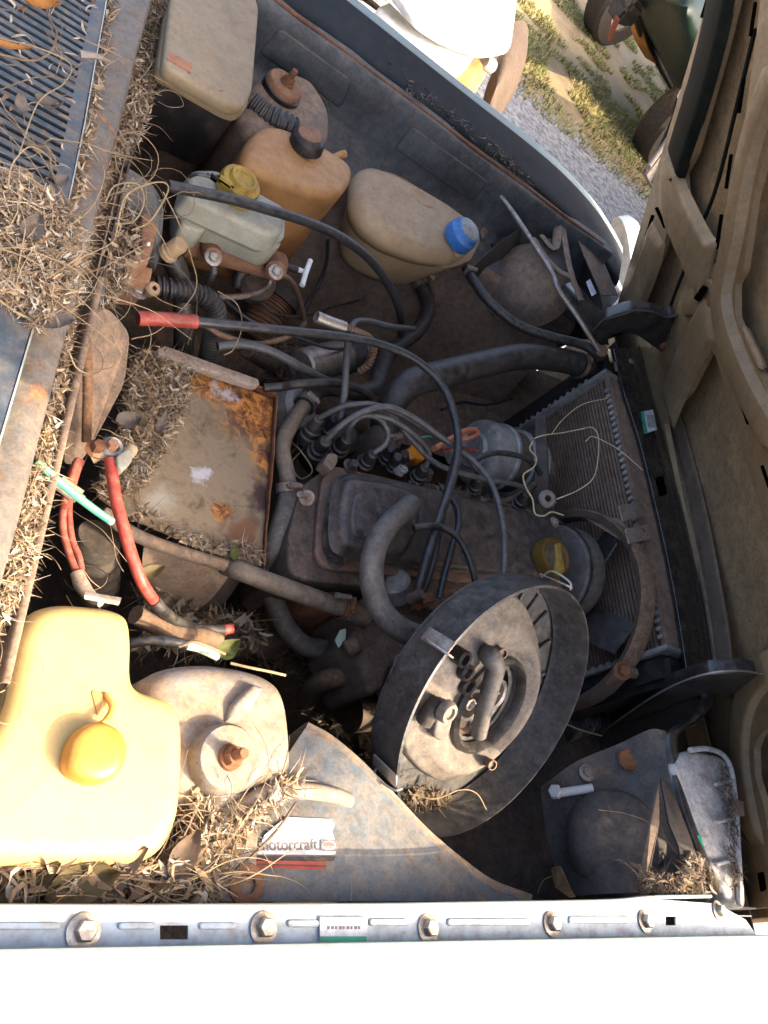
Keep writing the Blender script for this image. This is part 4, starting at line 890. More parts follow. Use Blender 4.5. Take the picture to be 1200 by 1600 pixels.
tag(tube('bonnet_cable', [(262,290,.90),(300,298,.90),(360,311,.90),(420,328,.895),(480,347,.885),(535,372,.87),(580,408,.84),(610,450,.80),(625,490,.76),(627,530,.70)], .0068, 'cable', seg=12), 'long black cable arching over the brake fluid reservoir', 'cable')
tag(tube('brake_line', [(432,428,.80),(448,433,.795),(460,447,.78),(470,472,.74),(475,500,.70),(478,520,.66)], .004, 'copper_pipe', seg=8), 'copper brake line dropping from the front of the master cylinder', 'brake line')
tag(tube('brake_line', [(333,402,.80),(334,425,.79),(326,440,.77),(318,455,.74)], .0048, 'cable_grey', seg=8), 'grey brake line dropping from the rear of the master cylinder', 'brake line')
tag(tube('brake_line', [(340,464,.74),(370,464,.74),(400,458,.745),(418,447,.75),(424,434,.76)], .0045, 'bare_steel', seg=8), 'bare brake line bending under the master cylinder', 'brake line')
tag(tube('brake_line', [(320,508,.77),(350,525,.77),(400,537,.76),(440,530,.76),(465,518,.75),(476,505,.73)], .004, 'copper_pipe', seg=8), 'rust brown brake line sagging below the throttle cable', 'brake line')
tag(tube('fuel_line', [(340,541,.76),(380,538,.77),(420,548,.775),(460,568,.77),(500,590,.75),(525,600,.74)], .0065, 'cable_grey', seg=10), 'grey green fuel hose passing in front of the silver coil', 'hose')
tag(tube('coil_wire', [(412,606,.74),(440,604,.75),(470,600,.77),(520,598,.77),(560,607,.76),(580,620,.74)], .0065, 'rubber', seg=10), 'black rubber hose lying across the coolant pipe clamp', 'hose')
tag(tube('wheelhouse_wire', [(735,480,.60),(738,510,.58),(735,540,.56),(726,562,.55)], .004, 'cable', seg=8), 'thin black wire hanging on the far inner fender', 'wire')
tag(tube('wheelhouse_wire', [(512,375,.70),(510,410,.66),(498,445,.62),(480,475,.60),(472,500,.58)], .0035, 'cable', seg=8), 'thin black wire beside the orange tank', 'wire')
tag(tube('wheelhouse_wire', [(770,380,.80),(775,410,.78),(768,440,.74),(770,470,.70)], .005, 'cable', seg=8), 'thin black wire behind the blue cap', 'wire')
tag(tube('lower_hose', [(880,1140,.62),(915,1130,.62),(950,1132,.63),(985,1120,.66)], .022, 'rubber', ribs=16, ribamp=.07, seg=16), 'ribbed black duct low behind the near hinge arm', 'duct')

# ---- small bits
sp_ = thing('cable_connector', 'loose aluminium wire connector beside the throttle cable', 'connector')
tube('sleeve', [(494,495,.84),(510,502,.84),(538,512,.84)], .0085, 'zinc', sp_, seg=14, hollow=True)
tube('twisted_wire', [(540,512,.84),(560,520,.84),(578,530,.83),(583,550,.81),(575,570,.79),(560,582,.77)], .005, 'copper_pipe', sp_, ribs=20, ribamp=.25, seg=8)
tw_ = thing('tee_piece', 'white plastic tee piece hanging by the orange tank', 'tee piece')
tube('stem', [(462,420,.78),(476,425,.78)], .004, 'white_bit', tw_); tube('crossbar', [(485,407,.79),(478,426,.785),(472,446,.78)], .0042, 'white_bit', tw_); tube('hose', [(440,413,.78),(464,421,.78)], .0055, 'rubber', tw_)
oc_ = thing('orange_connector', 'bright orange plastic connector next to the plug boots', 'connector')
prism('shell', [(634,705),(650,690),(668,700),(664,718),(640,716)], .735, .71, 'orange_bright', oc_, r=.003, bev=.002); prism('flap', [(626,712),(640,706),(650,715),(632,722)], .745, .738, 'leaf_orange', oc_, r=.002, bev=.001)
ow = thing('orange_wire', 'faded orange wire bundle folded in front of the alternator', 'wire')
tube('strand', [(676,702,.77),(700,690,.775),(722,678,.78),(740,672,.78),(746,678,.78),(730,686,.78),(712,688,.778)], .0042, 'orange_wire', ow, seg=8); tube('strand', [(680,700,.776),(706,684,.782),(728,672,.786),(744,671,.785)], .004, 'orange_wire', ow, seg=8); tube('strand', [(690,705,.765),(720,700,.765),(745,704,.76)], .003, 'red_wire', ow, seg=8)

# ---- ignition coil
coil = thing('ignition_coil', 'silver ignition coil canister with black end lying across the bay', 'ignition coil')
a, b = P(468,574,.68), P(572,548,.68); d = (b-a).normalized(); L_ = (b-a).length
lathe('can', [(0,0),(.026,.002),(.029,.006),(.029,L_*.66)], a, d, 'zinc', coil, seg=32)
lathe('band', [(.030,L_*.62),(.0312,L_*.625),(.0312,L_*.82),(.030,L_*.83)], a, d, 'rubber', coil, seg=32); lathe('ring', [(.0295,L_*.83),(.0318,L_*.835),(.0318,L_*.87),(.0295,L_*.88)], a, d, 'aluminium', coil, seg=32)
lathe('top', [(.029,L_*.86),(.026,L_*.95),(.012,L_),(.012,L_+.02),(0,L_+.02)], a, d, 'black_plastic', coil, seg=24)
cv = thing('canister', 'dirty pale metal canister behind the coolant pipe', 'canister')
lathe('body', [(0,.035),(.025,.034),(.032,.026),(.034,0),(.034,-.06),(0,-.06)], P(450,640,.68), (.3,-.2,1), 'aluminium', cv, seg=28)
fil = thing('steering_bellows', 'rusty ribbed bellows low under the brake master cylinder', 'bellows')
tube('bellows', [(430,470,.58),(415,495,.56),(400,525,.53)], .034, 'rust_pad', fil, ribs=12, ribamp=.07, seg=20)
lathe('flange', [(0,.01),(.04,.008),(.042,0),(.042,-.01),(0,-.01)], P(438,462,.59), P(438,462,.59)-P(415,495,.56), 'dark_panel', fil, seg=24)
st_ = thing('steering_box', 'dark greasy lump of steering gear below the fuel hose', 'steering gear')
prism('casing', [(430,570),(470,545),(500,560),(490,600),(440,605)], .60, .48, 'greasy_iron', st_, r=.02, bev=.015, rings=4); cyl('input_shaft', (440,580,.60), (385,545,.66), .014, 'greasy_iron', st_)
pump = thing('fuel_pump', 'round grey pump hanging under the master cylinder with hose', 'pump')
lathe('body', [(0,.02),(.02,.018),(.03,.006),(.03,-.02),(0,-.02)], P(400,440,.72), (-.2,-.5,.8), 'cast_iron', pump, seg=24); tube('hose', [(370,448,.73),(374,430,.745),(392,420,.755),(415,420,.755)], .008, 'rubber', pump, seg=10)

# ================================================================= BRAKES, TANKS, BOXES
bmc = thing('brake_master_cylinder', 'brake master cylinder with milky fluid reservoir and yellow cap', 'master cylinder')
cyl('cylinder', (285,375,.775), (440,418,.775), .021, 'rust_pad', bmc, seg=28)
cyl('port', (326,384,.79), (333,402,.80), .013, 'rust_pad', bmc); cyl('port', (428,412,.79), (431,424,.80), .015, 'rust_pad', bmc)
bolt(P(333,403,.803), (-.1,-.4,.8), .007, 'zinc', bmc); bolt(P(431,425,.803), (-.1,-.4,.8), .007, 'zinc', bmc)
rs = prism('reservoir', [(300,262),(340,262),(448,322),(444,362),(424,368),(292,305)], .875, .835, 'white_plastic', bmc, r=.012, bev=.009, rings=4, scale=1.05)
prism('reservoir_base', [(282,302),(296,290),(440,358),(440,384),(424,390),(330,348),(318,362),(284,352)], .838, .80, 'white_plastic', rs, r=.008, bev=.004)
prism('seam', [(286,302),(300,278),(446,342),(444,374),(430,380),(330,332)], .842, .838, 'white_plastic', rs, r=.010, bev=.001)
cap = lathe('cap', [(0,.018),(.012,.018),(.0135,.021),(.017,.021),(.019,.015),(.025,.013),(.027,.008),(.027,-.006),(.024,-.010)], P(371,294,.885), (0,-.1,1), 'cap_yellow', bmc, seg=36)
box('plug', P(352,284,.905), (.024,.012,.008), 'cap_yellow', cap, -.2); box('socket', P(334,278,.902), (.018,.010,.008), 'black_plastic', cap, -.2)
tube('lead', [(328,276,.902),(310,272,.90),(296,276,.89)], .0022, 'cable', cap, seg=6)
ot = thing('coolant_tank', 'orange stained plastic tank with black screw cap behind the brake reservoir', 'tank')
prism('tank_body', [(392,208),(410,192),(440,194),(500,222),(546,250),(556,272),(540,300),(500,306),(440,286),(385,258),(378,236)], .872, .66, 'orange_plastic', ot, r=.026, bev=.013, rings=5, n=4, smooth=70)
prism('tank_lower', [(392,262),(410,262),(500,300),(505,330),(480,330),(400,295)], .70, .60, 'orange_plastic', ot, r=.02, bev=.015, rings=4, smooth=70)
cyl('filler_neck', P(474,236,.862), P(474,234,.876), .022, 'orange_plastic', ot)
lathe('cap', [(0,.022),(.018,.022),(.021,.019),(.0235,.017),(.025,.014),(.025,.0),(.022,-.002)], P(477,231,.874), (-.25,.05,1), 'black_plastic', ot, seg=60, wob=lambda a, r, h: 1+.022*math.cos(30*a) if r > .024 else 1)
lathe('cap_disc', [(0,.0235),(.0175,.0232),(.0185,.021)], P(477,231,.874), (-.25,.05,1), 'rust_pad', ot, seg=30)
tube('spigot', [(520,247,.862),(532,242,.868),(540,240,.872)], .0055, 'orange_plastic', ot)
et = thing('expansion_tank', 'dusty tan expansion tank with blue screw cap and flat clipped shape', 'tank')
tp = [(560,262),(578,252),(612,262),(655,285),(700,312),(735,338),(750,362),(738,385),(716,400),(672,392),(620,372),(578,340),(557,305)]
tb = prism('tank_upper', tp, .845, .795, 'tan_plastic', et, r=.018, bev=.022, rings=6, n=5, smooth=70)
top = [P(a,b,.800) for a,b in ((548,285),(570,262),(610,268),(660,290),(710,322),(745,352),(752,375),(735,408),(700,418),(640,402),(590,375),(556,335))]
slab('tank_seam', top, (0,0,-.006), 'tan_plastic', et, r=.02, bev=.0025)
low = [P(a,b,.795) for a,b in ((553,288),(574,268),(612,274),(660,296),(708,326),(742,354),(748,376),(732,404),(698,413),(640,397),(592,370),(560,333))]
slab('tank_lower', low, (-.01,-.01,-.11), 'tan_plastic', et, r=.02, bev=.016, scale=.72, rings=5, smooth=70)
lathe('dimple', [(0,.001),(.012,.004),(.018,.008),(.022,.010),(.025,.0085),(.0265,.004)], P(655,315,.838), (0,0,1), 'tan_plastic', et, seg=28, sx=1.0, sy=.6)
lathe('filler_neck', [(.030,-.012),(.030,.0),(.027,.004),(.027,.02)], P(712,378,.842), (.05,-.15,1), 'tan_plastic', et, seg=30)
lathe('cap', [(0,.030),(.020,.030),(.024,.027),(.026,.020),(.0295,.016),(.0305,.0),(.029,-.004)], P(716,372,.855), (.05,-.15,1), 'blue_cap', et, seg=48, wob=lambda a, r, h: 1+.03*max(0, math.cos(4*a))**6 if r > .02 else 1)
lathe('cap_dust', [(0,.0316),(.018,.0314),(.0215,.0295)], P(716,372,.855), (.05,-.15,1), 'aluminium', et, seg=30)
slab('bracket', [P(745,345,.80), P(760,318,.82), P(772,322,.82), P(770,350,.81), P(755,375,.80)], (0,0,-.004), 'brown_panel', et, r=.005, bev=.001)
cyl('outlet', (700,418,.74), (668,432,.71), .013, 'tan_plastic', et)
fb = thing('fuse_box', 'black fuse box with dusty translucent lid in the far cowl corner', 'fuse box')
lid = prism('lid', [(268,-8),(290,-30),(395,-20),(406,10),(396,140),(382,166),(360,162),(256,100)], .945, .925, 'lid_plastic', fb, r=.012, bev=.006, rings=3)
prism('lid_skirt', [(258,20),(280,-16),(398,-10),(402,60),(388,164),(376,176),(356,170),(246,106),(248,92)], .926, .908, 'lid_plastic', fb, r=.010, bev=.004)
slab('lid_window', [P(265,80,.9457), P(301,101,.9457), P(297,113,.9457), P(261,92,.9457)], (0,0,-.001), 'lid_orange', lid, r=.001, bev=0)
for px, py in ((296,122),(345,150)): slab('latch', [P(px-3,py-10,.947), P(px+4,py-8,.947), P(px+1,py+18,.92), P(px-6,py+16,.92)], (0,.002,-.004), 'lid_plastic', lid, r=.002, bev=.0012)
bx_ = prism('case', [(252,28),(282,0),(392,0),(384,160),(366,176),(246,112)], .908, .80, 'black_plastic', fb, r=.010, bev=.004, scale=.93)
for px, py in ((263,128),(356,174)): box('clip', P(px,py,.895), (.014,.004,.010), 'zinc', bx_, .5)

# ---- battery tray
bt = thing('battery_tray', 'rusty battery tray with flaking orange corner and acid stains', 'battery tray')
trp = [(262,560),(300,572),(428,624),(420,760),(408,885),(330,862),(190,800),(150,770),(200,660)]
def tray_mat():
    m = bpy.data.materials.new('tray'); m.use_nodes = True; t = m.node_tree; N = t.nodes; L = t.links; b = N['Principled BSDF']
    geo = N.new('ShaderNodeNewGeometry')
    def nz(s, d=8, r=.65, di=.3):
        n = N.new('ShaderNodeTexNoise'); n.inputs['Scale'].default_value = s; n.inputs['Detail'].default_value = d; n.inputs['Roughness'].default_value = r; n.inputs['Distortion'].default_value = di
        L.new(geo.outputs['Position'], n.inputs['Vector']); return n.outputs['Fac']
    def rp(src, st):
        r = N.new('ShaderNodeValToRGB'); L.new(src, r.inputs[0]); e = r.color_ramp.elements
        e[0].position, e[0].color = st[0][0], (*st[0][1], 1); e[1].position, e[1].color = st[-1][0], (*st[-1][1], 1)
        for p, c in st[1:-1]: q = e.new(p); q.color = (*c, 1)
        return r.outputs[0]
    def blob(c, r0, r1, amp=.05):
        d = N.new('ShaderNodeVectorMath'); d.operation = 'DISTANCE'; L.new(geo.outputs['Position'], d.inputs[0]); d.inputs[1].default_value = c
        a = N.new('ShaderNodeMath'); a.operation = 'MULTIPLY_ADD'; L.new(nz(30), a.inputs[0]); a.inputs[1].default_value = amp; L.new(d.outputs['Value'], a.inputs[2])
        mr = N.new('ShaderNodeMapRange'); mr.interpolation_type = 'SMOOTHSTEP'; L.new(a.outputs[0], mr.inputs[0]); mr.inputs[1].default_value = r1+amp*.5; mr.inputs[2].default_value = r0+amp*.5; return mr.outputs[0]
    def mix(f, a, c):
        n = N.new('ShaderNodeMix'); n.data_type = 'RGBA'; L.new(f, n.inputs[0])
        for i, s in ((6, a), (7, c)):
            if isinstance(s, tuple): n.inputs[i].default_value = (*s, 1)
            else: L.new(s, n.inputs[i])
        return n.outputs[2]
    base = rp(nz(30, 12, .8, .5), [(.32,(.08,.05,.03)),(.44,(.18,.125,.07)),(.54,(.25,.185,.115)),(.62,(.21,.145,.08)),(.75,(.13,.075,.04))])
    flake = rp(nz(55, 6, .7, .8), [(.38,(.05,.022,.014)),(.48,(.25,.085,.02)),(.58,(.60,.25,.045)),(.72,(.34,.11,.025))])
    c = mix(blob(P(405,650,.72), .03, .075), base, flake); c = mix(blob(P(345,800,.72), .004, .020, .03), c, flake)
    c = mix(blob(P(330,590,.72), .015, .055), c, flake); c = mix(blob(P(420,720,.72), .01, .042), c, flake); c = mix(blob(P(285,585,.72), .008, .035), c, flake); c = mix(blob(P(250,780,.72), .004, .03, .06), c, (.33,.29,.22)); c = mix(blob(P(380,840,.72), .01, .04, .05), c, (.16,.075,.035)); c = mix(blob(P(350,610,.72), .0, .016, .11), c, (.50,.47,.48)); c = mix(blob(P(318,745,.72), .0, .018, .11), c, (.46,.43,.42))
    c = mix(blob(P(412,780,.72), .008, .03, .06), c, (.05,.025,.02))
    L.new(c, b.inputs['Base Color']); b.inputs['Roughness'].default_value = .85
    bp = N.new('ShaderNodeBump'); bp.inputs['Strength'].default_value = .5; bp.inputs['Distance'].default_value = .003; L.new(nz(70, 6, .7), bp.inputs['Height']); L.new(bp.outputs[0], b.inputs['Normal']); MATS['tray'] = m
tray_mat()
prism('base', trp, .72, .712, 'tray', bt, r=.008, bev=.002)
patch('side_lip', [[(428,624,.716),(430,620,.728),(432,617,.732)],[(421,700,.716),(425,698,.73),(428,696,.734)],[(414,790,.716),(417,789,.726),(420,787,.731)],[(408,885,.716),(410,884,.724),(412,882,.728)]], 'rust_steel', bt, .002, 5, .002, 40)
patch('rear_lip', [[(262,560,.717),(266,553,.74)],[(330,583,.717),(334,576,.74)],[(428,624,.717),(432,617,.736)]], 'rust_steel', bt, .002, 5, .002, 40)
bt2 = slab('hold_down_bar', [P(246,545,.748), P(258,540,.748), P(404,592,.748), P(406,601,.748), P(398,604,.748), P(248,553,.748)], (0,0,-.012), 'tape', bt, r=.002, bev=.0015)
tube('front_rail', [(160,800,.725),(210,835,.722),(280,862,.72),(368,888,.718)], .008, 'brown_panel', bt, seg=8)
patch('front_apron', [[(225,852,.715),(290,868,.715),(365,890,.71)],[(222,885,.68),(285,905,.675),(335,930,.67)],[(225,930,.62),(265,955,.615),(300,965,.61)]], 'brown_panel', bt, .002, 4, .002, 14)
patch('front_apron_side', [[(365,890,.71),(335,930,.67),(300,965,.61)],[(375,905,.66),(345,945,.62),(310,975,.57)]], 'dark_panel', bt, .002, 4)

# ---- washer bottle
wb = thing('washer_bottle', 'bright yellow L-shaped plastic washer bottle with round orange cap', 'bottle')
wz = .90
wo = [(32,985),(50,948),(95,936),(175,943),(208,958),(213,1000),(211,1060),(224,1076),(262,1084),(286,1104),(293,1140),(292,1220),(286,1280),(262,1328),(222,1350),(120,1354),(0,1352),(-70,1350),(-55,1200),(5,1110)]
bt_ = prism('bottle_body', wo, wz, wz-.17, 'yellow_plastic', wb, r=.012, bev=.017, rings=7, n=4, smooth=80)
cp = lathe('cap', [(0,.0178),(.012,.0176),(.0175,.0165),(.0205,.0138),(.0216,.010),(.0216,.001),(.020,.0)], P(143,1180,wz+.001), (.02,-.02,1), 'yellow_cap', wb, seg=40, wob=lambda a, r, h: 1+.10*max(0, math.cos(a-3.75))**14)
tube('cap_strap', [(148,1136,wz+.008),(165,1125,wz+.010),(174,1105,wz+.006),(165,1085,wz+.001)], .0022, 'yellow_cap', wb, seg=8)
slab('drip_dent', [P(142,1078,wz+.0012), P(162,1082,wz+.0012), P(160,1100,wz+.0012), P(153,1122,wz+.0012), P(149,1102,wz+.0012)], (0,0,-.001), 'orange_plastic', wb, r=.004, bev=0)
patch('hanging_tab', [[(132,936,.903),(132,930,.906),(134,924,.903)],[(185,946,.903),(188,940,.906),(190,934,.903)]], 'tape', wb, .0015, 3)

# ---- cables at the battery
pc = thing('battery_cable', 'thick red battery cable hanging in front of the rusty tray', 'cable')
tube('cable', [(172,718,.86),(176,745,.86),(181,780,.86),(192,820,.86),(205,865,.855),(222,910,.845),(243,942,.82)], .0056, 'red_cable', pc, seg=14)
tube('lug', [(240,938,.824),(250,950,.815)], .0065, 'rubber', pc, seg=12); tube('tail', [(250,950,.81),(275,970,.78),(310,983,.76),(350,984,.75)], .006, 'rubber', pc, seg=10); tube('red_end', [(348,984,.75),(362,982,.75)], .0062, 'red_cable', pc, seg=10)
cl_ = thing('battery_terminal', 'corroded pale battery terminal clamp on the red cable', 'terminal')
tube('clamp_bar', [(142,715,.85),(160,708,.855),(182,712,.855),(200,708,.855),(206,700,.855)], .0065, 'tan_plastic', cl_, seg=10)
lathe('ring', [(.006,-.008),(.0105,-.008),(.0112,.005),(.009,.009),(.006,.008),(.006,-.008)], P(172,702,.857), (.1,-.1,1), 'aluminium', cl_, seg=24)
bolt(P(150,703,.855), (0,0,1), .0065, 'rust_steel', cl_, .012); bolt(P(172,700,.862), (0,0,1), .006, 'rust_pad', cl_, .01, False); prism('ear', [(182,712),(200,700),(210,702),(206,722),(192,735),(184,728)], .87, .855, 'white_plastic', cl_, r=.003, bev=.002)
rw = thing('red_wire_bundle', 'faded red wires taped together running behind the yellow bottle', 'wire')
tube('wire', [(122,718,.84),(112,745,.84),(100,790,.835),(99,830,.83),(110,870,.83),(122,900,.83)], .0034, 'red_wire', rw, seg=10); tube('wire', [(127,720,.838),(117,748,.838),(108,790,.833),(112,840,.83),(124,872,.83),(128,900,.83)], .0032, 'red_wire', rw, seg=10); tube('wire', [(118,722,.832),(108,750,.832),(104,800,.828),(106,850,.826),(118,895,.826)], .003, 'red_wire', rw, seg=10)
tube('tape', [(120,895,.83),(128,915,.832),(142,932,.838),(158,942,.846)], [.006,.007,.0055,.004], 'tape', rw, seg=10); box('clip', (108,765,.845), (.03,.014,.012), 'tape', rw, -.4)
gt = thing('green_tube', 'green and white striped tube lying loose over the red wires', 'tube')
tube('tube', [(58,720,.90),(85,746,.895),(120,775,.885),(150,798,.88),(172,813,.875)], .0036, 'green_tube', gt, seg=12); tube('stripe', [(60,719,.9035),(87,745,.8985),(122,774,.8885),(152,797,.8835),(172,811,.8785)], .0014, 'pale_stripe', gt, seg=6); tube('end', [(170,812,.875),(176,816,.874)], .0034, 'white_bit', gt, seg=10)
yw = thing('loose_wire', 'cut black wire with bare yellow end beside the strut tower', 'wire')
tube('sheath', [(205,1005,.80),(240,1000,.81),(270,1003,.815),(292,1008,.815)], .005, 'cable', yw, seg=10); tube('bare_end', [(290,1008,.815),(312,1013,.815),(340,1026,.81)], .0045, 'pale_stripe', yw, seg=8)
tag(tube('loom', [(212,960,.79),(240,975,.78),(275,990,.77),(315,995,.76),(340,1002,.75)], .010, 'rubber_brown', seg=10), 'dusty brown wiring loom under the red cable', 'wiring loom')

# ---- pedal bracket at the firewall
pbk = thing('pedal_linkage', 'rusty brown folded linkage bracket with dark plate against the firewall', 'bracket')
slab('plate', [P(168,250,.87), P(185,250,.87), P(240,285,.86), P(258,320,.85), P(252,400,.80), P(240,430,.78), P(225,380,.80), P(190,300,.84)], (0,0,-.006), 'bay_paint', pbk, r=.012, bev=.003)
prism('fork', [(222,332),(232,330),(248,352),(240,385),(232,412),(218,415),(206,408),(210,395),(222,388)], .845, .80, 'rust_pad', pbk, r=.004, bev=.003)
prism('fork_base', [(200,410),(240,418),(235,440),(200,436)], .82, .77, 'rust_pad', pbk, r=.004, bev=.003); tube('pin', [(222,404,.83),(232,378,.845)], .005, 'zinc', pbk)
lathe('bush', [(.003,-.008),(.008,-.008),(.009,.003),(.007,.006),(.003,.006)], P(238,452,.81), (.2,-.4,1), 'tan_plastic', pbk, seg=20); bolt(P(215,455,.80), (0,0,1), .008, 'bare_steel', pbk)

# ================================================================= RADIATOR, FAN, ALTERNATOR
rad = thing('radiator', 'dusty radiator with brown finned core beside the black crossmember', 'radiator')
rx, rz0, rz1, ry0, ry1 = 1.045, .46, .845, .40, .955
box('core', Vector((rx+.024, (ry0+ry1)/2, (rz0+rz1)/2)), (.034, ry1-ry0, rz1-rz0), 'dark_panel', rad, bev=.001)
nf = 52
for i in range(nf):    # horizontal tubes of the core
    z = rz0+.01+(rz1-rz0-.02)*i/(nf-1)
    o = box('core_tube', Vector((rx+.006, (ry0+ry1)/2, z)), (.006, ry1-ry0-.006, .0042), 'rad_fin', rad, bev=.0008)
bm = bmesh.new()
for i in range(150):
    y = ry0+.006+(ry1-ry0-.012)*i/149
    q = bmesh.ops.create_cube(bm, size=1); bmesh.ops.scale(bm, vec=(.004,.0008,rz1-rz0-.02), verts=q['verts']); bmesh.ops.translate(bm, vec=(rx+.007,y,(rz0+rz1)/2), verts=q['verts'])
o = fin(bm, 'fins', 'dark_panel', rad, 0); o['kind'] = 'stuff'
box('top_plate', Vector((rx+.031, (ry0+ry1)/2, rz1+.006)), (.062, ry1-ry0+.01, .012), 'rad_fin', rad, bev=.002)
box('side_tank', Vector((rx+.022, ry1+.03, (rz0+rz1)/2+.004)), (.060, .052, rz1-rz0+.01), 'black_plastic', rad, bev=.010); box('side_tank', Vector((rx+.022, ry0-.03, (rz0+rz1)/2+.002)), (.060, .052, rz1-rz0+.01), 'black_plastic', rad, bev=.010)
for yy in (ry0-.002, ry1+.002):
    sp2 = box('tank_seam', Vector((rx+.022, yy, (rz0+rz1)/2+.006)), (.070, .009, rz1-rz0+.022), 'aluminium', rad, bev=.002)
    for i in range(22): box('crimp', Vector((rx-.0145, yy, rz0+.02+.016*i)), (.003, .011, .008), 'aluminium', sp2, bev=.001)
for i in range(38): box('crimp', Vector((rx-.0025, ry0+.02+.0135*i, rz1+.004)), (.004, .007, .010), 'aluminium', rad, bev=.001)
cyl('hose_neck', P(925,578,.82), P(950,585,.82), .02, 'black_plastic', rad); cyl('filler', P(938,556,.85), P(940,548,.875), .012, 'copper_pipe', rad)
box('mount_lug', (1072,1040,.845), (.03,.02,.03), 'brown_panel', rad)
sh = thing('fan_shroud', 'dusty curved fan shroud ring bolted in front of the radiator core', 'fan shroud')
sc_ = Vector((1.0, .518, .69))
lathe('ring', [(.165,.0),(.176,-.006),(.180,.0),(.180,.026),(.176,.030),(.165,.028),(.165,.0)], sc_, (1,0,0), 'rubber_brown', sh, seg=72)
slab('bracket', [PX(905,805,1.004), PX(970,810,1.01), PX(990,840,1.01), PX(970,845,1.004)], (.004,0,0), 'brown_panel', sh, r=.006, bev=.001)
bolt(P(973,1048,.81), (-.6,-.3,.7), .009, 'rust_steel', sh, .015)
box('lug', (985,1050,.80), (.03,.018,.014), 'brown_panel', sh)
fan = thing('radiator_fan', 'black plastic cooling fan blades inside the shroud ring', 'fan')
lathe('hub', [(0,-.02),(.03,-.02),(.035,-.015),(.035,.015),(0,.018)], sc_+Vector((.005,0,0)), (1,0,0), 'black_plastic', fan, seg=28)
for k in range(5):
    a = 1.0+k*2*math.pi/5; e = Vector((0, math.cos(a), math.sin(a))); f_ = Vector((0, -math.sin(a), math.cos(a))); c = sc_+Vector((.005,0,0))
    patch('blade', [[c+e*r+f_*(w*.5)+Vector((-.012,0,0)), c+e*r, c+e*r-f_*(w*.5)+Vector((.012,0,0))] for r, w in ((.03,.035),(.08,.052),(.12,.06),(.155,.055))], 'rubber', fan, .003, 4)
alt = thing('alternator', 'grey cast aluminium alternator beside the radiator below the top hose', 'alternator')
ac = P(765,712,.71); ad = Vector((1,.13,0)).normalized()
lathe('drive_end', [(0,-.046),(.03,-.046),(.034,-.040),(.052,-.038),(.058,-.034),(.060,-.028),(.060,.010),(.063,.012),(.063,.018),(.056,.02)], ac, ad, 'aluminium', alt, seg=40)
lathe('stator', [(.0565,.02),(.0565,.055)], ac, ad, 'greasy_iron', alt, seg=40)
lathe('rear_housing', [(.056,.055),(.063,.057),(.063,.063),(.060,.065),(.060,.098),(.054,.104),(.030,.106),(0,.106)], ac, ad, 'aluminium', alt, seg=40)
for k in range(10):
    a = k*.628; M_ = frame(ac, ad); q = M_ @ Vector((.0605*math.cos(a), .0605*math.sin(a), .072)); e_ = (q-ac-ad*.072).normalized()
    slab('vent', [q+M_.to_3x3()@Vector((-.006*math.sin(a),.006*math.cos(a),-.009)), q+M_.to_3x3()@Vector((-.006*math.sin(a),.006*math.cos(a),.009)), q+M_.to_3x3()@Vector((.006*math.sin(a),-.006*math.cos(a),.009)), q+M_.to_3x3()@Vector((.006*math.sin(a),-.006*math.cos(a),-.009))], e_*-.001, 'void', alt, r=.003, bev=0)
lathe('oval_mark', [(.006,.0),(.0075,.0012),(.009,0)], P(770,676,.765), (-.35,-.2,.9), 'aluminium', alt, seg=24, sy=.6)
lathe('pulley', [(0,-.075),(.03,-.075),(.034,-.072),(.026,-.065),(.034,-.058),(.03,-.055),(0,-.055)], ac+ad*.2, ad, 'greasy_iron', alt, seg=32)
slab('mount_ear', [P(700,690,.74), P(730,668,.76), P(735,700,.76), P(712,720,.74)], (0,0,-.02), 'aluminium', alt, r=.006, bev=.003)
tag(tube('alternator_lead', [(735,722,.785),(770,708,.80),(810,712,.80),(830,722,.79),(845,740,.78)], .005, 'cable', seg=10), 'black wire lying across the alternator casing', 'wire')
ab = thing('adjuster_bracket', 'upright steel adjuster bracket against the radiator core', 'bracket')
slab('plate', [P(835,650,.78), P(852,645,.79), P(856,740,.78), P(858,790,.76), P(838,800,.75), P(832,770,.75), P(838,720,.77)], (.006,0,-.002), 'dark_panel', ab, r=.006, bev=.0015)
lathe('eye', [(.006,-.006),(.015,-.006),(.016,.004),(.013,.007),(.006,.007),(.006,-.006)], P(854,780,.775), (-.4,-.3,.8), 'bare_steel', ab, seg=24); tube('tie_rod', [(770,790,.74),(810,775,.75),(850,745,.76)], .006, 'greasy_iron', ab); slab('lower_ear', [P(836,790,.765), P(862,775,.77), P(868,800,.765), P(845,812,.76)], (0,0,-.004), 'dark_panel', ab, r=.006, bev=.001)
w1 = [(832,690,.80),(828,702,.80),(838,715,.80),(834,730,.80),(818,742,.80),(822,762,.80),(832,780,.795),(836,802,.79),(850,806,.79),(862,800,.79),(880,805,.79)]
tag(tube('pale_string', w1, .0014, 'string', seg=6), 'pale yellow string hanging down beside the radiator bracket', 'string')
tag(tube('pale_string', [(835,685,.80),(850,680,.81),(880,676,.82),(910,670,.83),(925,668,.835),(934,680,.835),(935,710,.83),(928,745,.83),(905,765,.82),(870,780,.81)], .0011, 'string', seg=6), 'pale string loop stretched across the radiator core', 'string')
tag(tube('pale_string', [(915,690,.835),(925,682,.84),(945,690,.85),(970,705,.86),(1005,735,.875)], .0009, 'string', seg=6), 'thin pale thread running over the radiator top plate', 'string')
tag(tube('pale_string', [(862,678,.80),(880,655,.81),(910,632,.82),(950,622,.85)], .0008, 'string', seg=6), 'fine thread caught on the upper radiator core', 'string')

